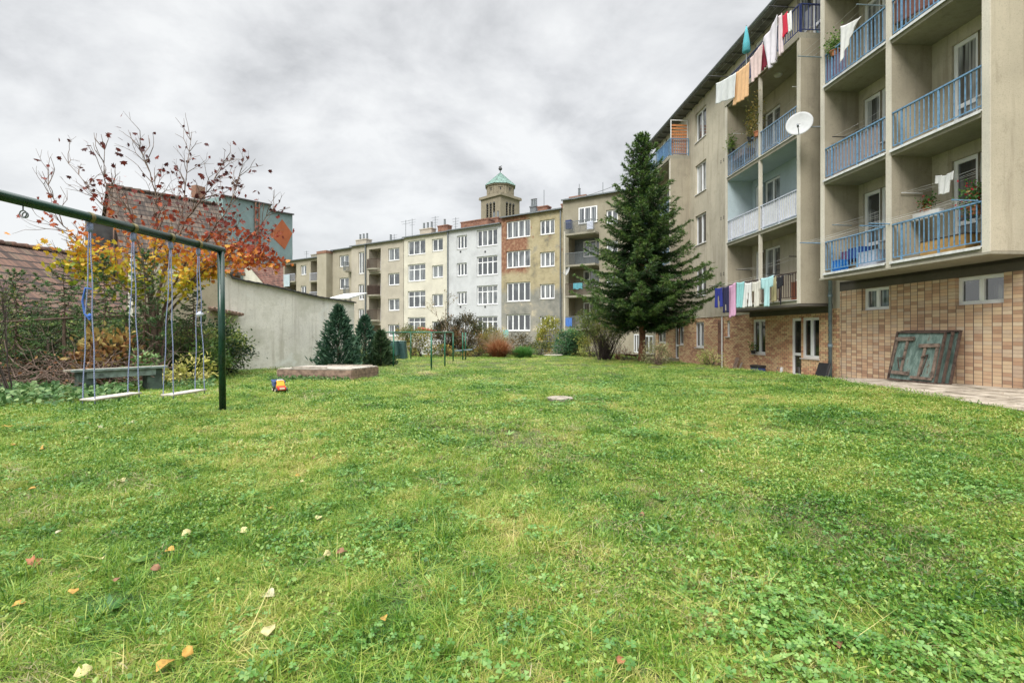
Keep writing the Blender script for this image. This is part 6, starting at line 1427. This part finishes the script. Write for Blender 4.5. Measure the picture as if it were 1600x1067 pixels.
# ---- the autumn maple, one tree with several stems
def maple():
    rnd = np.random.RandomState(12); Z = 12.2; bx_ = (243-800)/F*Z; zb = g(bx_, Z)
    t = thing('maple_tree', 'young maple with bare upper twigs, leaves turning from yellow below to dark red above', 'maple', (bx_, Z, zb))
    segs, tips = [], []
    ST = [((243,560),(235,470),(222,400),(205,330),(168,300),(158,210)), ((243,560),(238,480),(215,410),(185,345),(150,310),(96,238)), ((243,560),(245,470),(262,400),(285,340),(292,270),(300,205)),
          ((243,560),(255,480),(290,410),(330,365),(365,310),(378,262)), ((243,560),(262,490),(315,430),(360,395),(400,360),(432,318)), ((243,560),(238,470),(240,395),(248,330),(236,270),(212,215)),
          ((243,560),(225,480),(180,430),(140,395),(100,352),(66,268)), ((243,560),(250,500),(275,460),(320,420),(370,405),(420,400)), ((243,560),(235,500),(205,455),(170,430),(135,420),(110,402)), ((243,560),(246,470),(270,380),(300,330),(330,290),(357,242))]
    for k, pts in enumerate(ST):
        q = []; off_ = rnd.uniform(-1.3, 1.3)
        for i, (x, y) in enumerate(pts): zz = Z+off_*(i/5)**1.2; q.append(np.array(at(x, y, zz)))
        q[0] = np.array([bx_+rnd.normal(0, .06), Z+rnd.normal(0, .06), zb])
        P = []
        for i in range(len(q)-1):
            for s in (0, .25, .5, .75): P.append(q[i]*(1-s)+q[i+1]*s+rnd.normal(0, .015, 3))
        P.append(q[-1]); m = len(P)
        for i in range(m-1): ra = .042*(1-i/m)**1.1+.005; rb = .042*(1-(i+1)/m)**1.1+.004; segs.append((P[i], P[i+1], ra, rb))
        for i in range(6, m-1):
            d = P[i+1]-P[i]; d /= np.linalg.norm(d)
            for _ in range(2 if i > 9 else 1):
                a = rnd.normal(size=3); a -= d*a.dot(d); a /= np.linalg.norm(a); nd = d*.75+a*.62; nd[2] += .15; nd /= np.linalg.norm(nd)
                grow(P[i], nd, rnd.uniform(.35, .62)*(1.15-.5*i/m), .011, rnd.randint(1, 3), rnd, segs, tips, .6, .14, .72, (1, 2), .1)
    LP, LD, LT = [], [], []
    for p, d, dp in tips:
        px = 800+F*p[0]/p[1]; py = 520-F*(p[2]-EYE)/p[1]
        h = p[2]-zb
        k = float(np.interp(h, [1.0, 2.3, 3.1, 3.7, 4.3, 5.2], [1.6, 2.7, 2.1, 1.0, .34, .16]))
        k *= .3 if px < 125 and h > 2.2 else (1.35 if 150 < px < 345 and h < 2.9 else 1); k = rnd.poisson(k)
        for _ in range(k):
            q = p+rnd.normal(0, .10, 3); LP.append(q); LD.append(np.array([d[0]*.4, d[1]*.4, -.7])+rnd.normal(0, .5, 3))
            tt = np.interp(h+rnd.normal(0, .22)+.30*abs(p[0]-bx_)*(p[0] > bx_), [1.2, 2.6, 3.2, 3.8, 4.4, 5.4], [.0, .10, .30, .56, .76, 1.0]); LT.append(tt+rnd.normal(0, .07))
    n = len(LP); LP, LD = np.array(LP), np.array(LD)
    mat = leafmat('maple_leaves', [(0, (.22, .32, .03)), (.14, (.52, .46, .04)), (.30, (.62, .36, .035)), (.46, (.55, .20, .035)), (.60, (.42, .095, .03)), (.78, (.24, .04, .025)), (1, (.06, .018, .018))], .35)
    np_mesh('leaves', cards(LP, LD, MAPLE_T, rnd.uniform(.07, .135, n), rnd.uniform(.07, .13, n), rnd), MAPLE_F, mat, t, tint=np.clip(np.array(LT), 0, 1))
    twigs_mesh('branches', segs, M['twig'], t); print('maple leaves', n, len(segs))
maple()
# ---- brush, shrubs on the left
shrub('rusty brown and yellow broad leaved shrub right behind the bench', 176, 11.0, 1.05, 1.25, [(0, (.09, .045, .025)), (.35, (.26, .12, .05)), (.6, (.36, .23, .07)), (1, (.42, .36, .14))], .15, 800, 41, stems=10, clump=.14, group='shrubs behind the swings', stemmat='twig', lift=.1)
shrub('large dark green bramble bush between the swings and the grey wall', 300, 14.0, 2.9, 1.55, Gd, .085, 7500, 42, stems=16, clump=.15, group='shrubs behind the swings')
shrub('dark leafy bush hanging at the left end of the grey wall, behind the green post', 352, 14.8, 1.1, 1.6, Gd, .08, 2600, 43, clump=.12, group='shrubs behind the swings')
shrub('light green shrub at the foot of the wall beside the green post', 322, 12.8, 1.0, .95, Gm, .08, 1500, 44, clump=.1, group='shrubs behind the swings')
shrub('low pale yellow leaved plant behind the farther swing', 290, 11.4, 1.25, .52, [(0, (.20, .22, .04)), (.5, (.50, .48, .12)), (1, (.68, .62, .28))], .1, 700, 45, clump=.1, group='shrubs behind the swings')
shrub('pale green leafy sprig growing over the bench', 228, 10.9, .5, .95, [(0, (.10, .22, .06)), (1, (.30, .42, .18))], .1, 180, 46, clump=.09, group='shrubs behind the swings')
shrub('dark yew like bush behind the left fence rail', 55, 12.4, 2.6, 1.75, Gd, .07, 6000, 47, stems=14, clump=.17, group='shrubs behind the swings', tmpl=SPRAY_T, tf=SPRAY_F)
shrub('dark hedge bush behind the bench, between fir and maple', 150, 13.4, 2.6, 1.7, Gd, .08, 4500, 48, stems=14, clump=.16, group='shrubs behind the swings')
shrub('dark hedge bush left of the bramble, behind the maple stems', 235, 14.0, 2.2, 1.9, Gd, .08, 4500, 57, stems=14, clump=.16, group='shrubs behind the swings')
shrub('dark bush filling the lower left corner of the brush', -40, 10.6, 2.2, 1.5, Gd, .07, 3600, 58, stems=14, clump=.16, group='shrubs behind the swings')
# dead brushwood
def brush():
    rnd = np.random.RandomState(9); segs = []; tips = []
    c = np.array([(62-800)/F*9.9, 9.9, 0]); c[2] = g(c[0], c[1])
    t = thing('brushwood_pile', 'tangled pile of bare brown branches left of the bench', 'brushwood', tuple(c))
    for k in range(230):
        p = c+np.array([rnd.uniform(-1.7, 1.7), rnd.uniform(-.7, 1.2), rnd.uniform(0, .42)]); d = rnd.normal(size=3); d[2] = abs(d[2])*.45+.05; d /= np.linalg.norm(d)
        grow(p, d, rnd.uniform(.4, .9), rnd.uniform(.006, .014), 1, rnd, segs, tips, .5, -.06, .7, (1, 2), .22)
    twigs_mesh('dead_branches', segs, M['twig'], t)
    P = c+np.stack([rnd.uniform(-1.7, 1.6, 420), rnd.uniform(-.6, 1, 420), rnd.rand(420)**2*.8], -1); n = 420
    np_mesh('dead_leaves', cards(P, rdir(n, 0, rnd), LEAF_T, rnd.uniform(.04, .1, n), rnd.uniform(.03, .07, n), rnd), LEAF_F, leafmat('dead_leaves', [(0, (.08, .035, .02)), (.6, (.22, .09, .04)), (1, (.35, .2, .08))]), t, tint=rnd.rand(n))
brush()
def bare_shrub(label, x, Z, w, h, seed, mat, k=9, name='bare_shrub', leaves=None, cat='shrub', group='shrubs round the lawn', base_r=.02, spread=.35):
    rnd = np.random.RandomState(seed); segs = []; tips = []; b = np.array([(x-800)/F*Z, Z, 0]); b[2] = g(b[0], Z)
    t = thing(name, label, cat, tuple(b), 0, group)
    for i in range(k):
        d = np.array([rnd.normal()*w/h*.75, rnd.normal()*w/h*.5, 1.]); d /= np.linalg.norm(d); grow(b+rnd.normal(0, .008, 3)*np.array([1,1,0]), d, h*.42, base_r, 3, rnd, segs, tips, spread, .08, .68, (2, 3), .1)
    twigs_mesh('branches', segs, M[mat], t)
    if leaves:
        stops, cnt, sz = leaves; T = np.array([q[0] for q in tips]); P = T[rnd.randint(0, len(T), cnt)]+rnd.normal(0, .05, (cnt, 3))
        np_mesh('foliage', cards(P, rdir(cnt, -.2, rnd), LEAF_T, rnd.uniform(.7, 1.3, cnt)*sz, rnd.uniform(.7, 1.3, cnt)*sz*.6, rnd), LEAF_F, leafmat(name+'_leaves', stops), t, tint=rnd.rand(cnt))
bare_shrub('bare black branches reaching up at the far left edge, before the tiled roof', 20, 8.6, 1.2, 2.2, 61, 'twigd', 5, group='shrubs behind the swings', base_r=.016, leaves=([(0, (.04,.08,.02)), (1, (.16,.16,.04))], 300, .06))
bare_shrub('thin bare twiggy shrub in front of the bramble bush', 262, 12.6, 1.3, 1.7, 62, 'twig', 6, group='shrubs behind the swings', base_r=.012)
# ground cover at lower left
def cover():
    rnd = np.random.RandomState(15); n = 3600; x = rnd.uniform(-10.2, -6.0, n); y = rnd.uniform(7.4, 9.6, n)+.0
    k = (rnd.rand(n) < np.clip((y-7.3-.35*(x+8))/1.0, 0, 1)) & (x < -5.9-.0*(y)) & (x/y < -.80); x, y = x[k], y[k]; n = len(x); z = ground(x, y)+rnd.uniform(.03, .24, n)
    P = np.stack([x, y, z], -1); D = rdir(n, .1, rnd); N = unit(np.stack([rnd.normal(0, .4, n), rnd.normal(-.2, .4, n), np.ones(n)], -1))
    o = np_mesh('ground_cover', cards(P, D, LEAF_T, rnd.uniform(.06, .12, n), rnd.uniform(.05, .09, n), rnd, N=N), LEAF_F, leafmat('nettle_leaves', [(0, (.04, .10, .03)), (.6, (.10, .20, .06)), (1, (.25, .34, .14))]), tint=rnd.rand(n))
    tag(o, 'leafy green ground cover below the brushwood at the left edge', 'ground cover', None, 'stuff')
    n = 5000; x = rnd.uniform(-9.4, -3.2, n); y = rnd.uniform(10.2, 14.5, n); k = (x/y < -.62) & keep_lawn(x, y); x, y = x[k], y[k]; n = len(x)
    P = np.stack([x, y, ground(x, y)+rnd.uniform(.02, .16, n)], -1); N = unit(np.stack([rnd.normal(0, .4, n), rnd.normal(-.2, .4, n), np.ones(n)], -1))
    o = np_mesh('ground_cover', cards(P, rdir(n, .1, rnd), LEAF_T, rnd.uniform(.05, .1, n), rnd.uniform(.04, .08, n), rnd, N=N), LEAF_F, bpy.data.materials['nettle_leaves'], tint=rnd.rand(n))
    tag(o, 'leafy weeds on the ground below the bench and the bramble', 'ground cover', None, 'stuff')
    c1 = np.array([-6.0, 12.45]); n = 900; x = rnd.uniform(-6.15, -4.1, n); y = 12.38-rnd.rand(n)**2*.32; P = np.stack([x, y, ground(x, y)+rnd.uniform(.02, .11, n)], -1)
    o = np_mesh('ground_cover', cards(P, rdir(n, .1, rnd), LEAF_T, rnd.uniform(.04, .07, n), rnd.uniform(.03, .06, n), rnd), LEAF_F, bpy.data.materials['nettle_leaves'], tint=rnd.rand(n))
    tag(o, 'dark weeds growing along the foot of the sandbox', 'ground cover', None, 'stuff')
cover()
# ---- planting at the far end of the lawn
Yl = [(0, (.10, .12, .02)), (.5, (.24, .22, .04)), (1, (.38, .33, .07))]
Mx = [(0, (.05, .07, .02)), (.5, (.14, .16, .04)), (.8, (.30, .22, .06)), (1, (.45, .30, .08))]
Dk = [(0, (.03, .03, .015)), (.5, (.08, .07, .03)), (.8, (.16, .12, .05)), (1, (.25, .12, .05))]
FS = [('sparse yellow green shrub behind the compost bins', 645, 30, 2.0, 2.0, Mx, 1700, .3), ('yellow green bush left of the white shed', 655, 29.5, 1.2, 1.5, Yl, 700, .1), ('dark brown green hedge bush right of the white shed', 700, 30, 2.0, 2.4, Dk, 3400, .05),
      ('dark dense hedge bush behind the tube rail', 727, 30.5, 2.3, 2.7, Dk, 4200, .05), ('olive hedge bush left of the yellow one', 748, 31, 1.6, 2.1, Mx, 2000, .05), ('yellowing bush behind the copper grass', 768, 30.5, 1.6, 1.8, Yl, 1500, .05),
      ('low brownish bush before the crumbling house', 804, 32, 2.4, 1.4, Dk, 1900, 0), ('bright yellow green bush in front of the crumbling house', 856, 33.5, 2.0, 2.6, [(0, (.12, .15, .02)), (.5, (.27, .27, .04)), (1, (.40, .36, .06))], 3000, .1),
      ('green juniper like bush at the right of the yellow bush', 886, 30.5, 1.9, 1.45, [(0, (.02, .07, .03)), (.5, (.05, .15, .06)), (1, (.12, .26, .10))], 3200, 0), ('dark round bush left of the spruce', 905, 30, 1.3, 1.5, Gd, 2000, 0),
      ('low mixed bush right of the stone slab', 842, 31, 1.5, 1.0, Mx, 900, 0), ('low green mound of plants left of the copper grass', 690, 28.5, 2.0, .7, Mx, 900, 0), ('low mixed flower bed plants in front of the dark hedge', 740, 29, 2.2, .6, Mx, 900, 0),
      ('loose pale shrub left of the brick house door, under the spruce', 1026, 19.6, 1.1, .85, [(0, (.10, .12, .04)), (.5, (.26, .26, .12)), (1, (.46, .42, .24))], 1500, .05), ('small yellowish shrub against the brick tiled wall', 1113, 19.7, 1.0, .8, [(0, (.12, .18, .04)), (.5, (.30, .34, .08)), (1, (.5, .48, .2))], 900, .05),
      ('reddish low plant beside the spruce trunk', 978, 24, 1.1, .55, [(0, (.12, .03, .02)), (.5, (.28, .07, .05)), (1, (.35, .2, .1))], 500, 0), ('green yellow shrub behind the multi stemmed bush', 925, 28, 1.8, 1.3, Yl[:2]+[(1, (.3, .34, .1))], 1300, 0)]
for k, (lab, x, Z, w, h, st, n, lf) in enumerate(FS): shrub(lab, x, Z, w, h, st, .10 if Z > 24 else .06, n, 70+k, stems=8, clump=.13, lift=lf, stemmat='twig' if 'pale' in lab or 'sparse' in lab else 'twigd')
shrub('wide multi stemmed bush with olive leaves left of the spruce trunk', 948, 24.8, 3.2, 2.6, [(0, (.06, .09, .02)), (.5, (.15, .20, .05)), (1, (.30, .28, .09))], .09, 5000, 95, stems=12, clump=.16, lift=.42)
bare_shrub('bare young tree rising above the hedge before the white house', 703, 29.4, 1.6, 3.9, 96, 'twig', 1, name='bare_tree', cat='tree', leaves=([(0, (.10,.12,.04)), (1, (.35,.25,.1))], 160, .09), base_r=.03, spread=.5)
def tussock(label, x, Z, w, h, stops, seed, n=1500, name='ornamental_grass'):
    rnd = np.random.RandomState(seed); b = np.array([(x-800)/F*Z, Z, 0]); b[2] = g(b[0], Z); V = blades(n, w*.16, h*.55, h*1.15, .022, rnd, .75)+b
    t = thing(name, label, 'ornamental grass', tuple(b), 0, 'ornamental grasses by the hedge')
    np_mesh('blades', V, BF, leafmat(name+'_blades', stops), t, tint=rnd.rand(n))
tussock('copper red ornamental grass clump at the far lawn edge', 780, 28.2, 2.2, 1.15, [(0, (.18, .06, .025)), (.6, (.32, .12, .05)), (1, (.40, .25, .12))], 101)
tussock('straw coloured feathery grass behind the copper red clump', 775, 30, 2.2, 1.75, [(0, (.26, .19, .10)), (1, (.46, .37, .24))], 102, 900)
tussock('low arching bright green grass tussock at the far lawn edge', 817, 27.8, 2.6, .75, [(0, (.04, .14, .03)), (1, (.12, .28, .06))], 103, 1800)

for k, (x, Z, w, h) in enumerate(((-330, 11.5, 3.2, 1.9), (-560, 9.8, 3.0, 1.8), (-900, 9.0, 3.4, 2.0), (-1350, 8.0, 3.2, 1.9))):
    shrub('%s dark hedge bush beyond the left edge of the brushwood' % ('first', 'second', 'third', 'fourth')[k], x, Z, w, h, Gd, .09, 2600, 200+k, stems=10, clump=.18, group='hedge bushes outside the left edge')
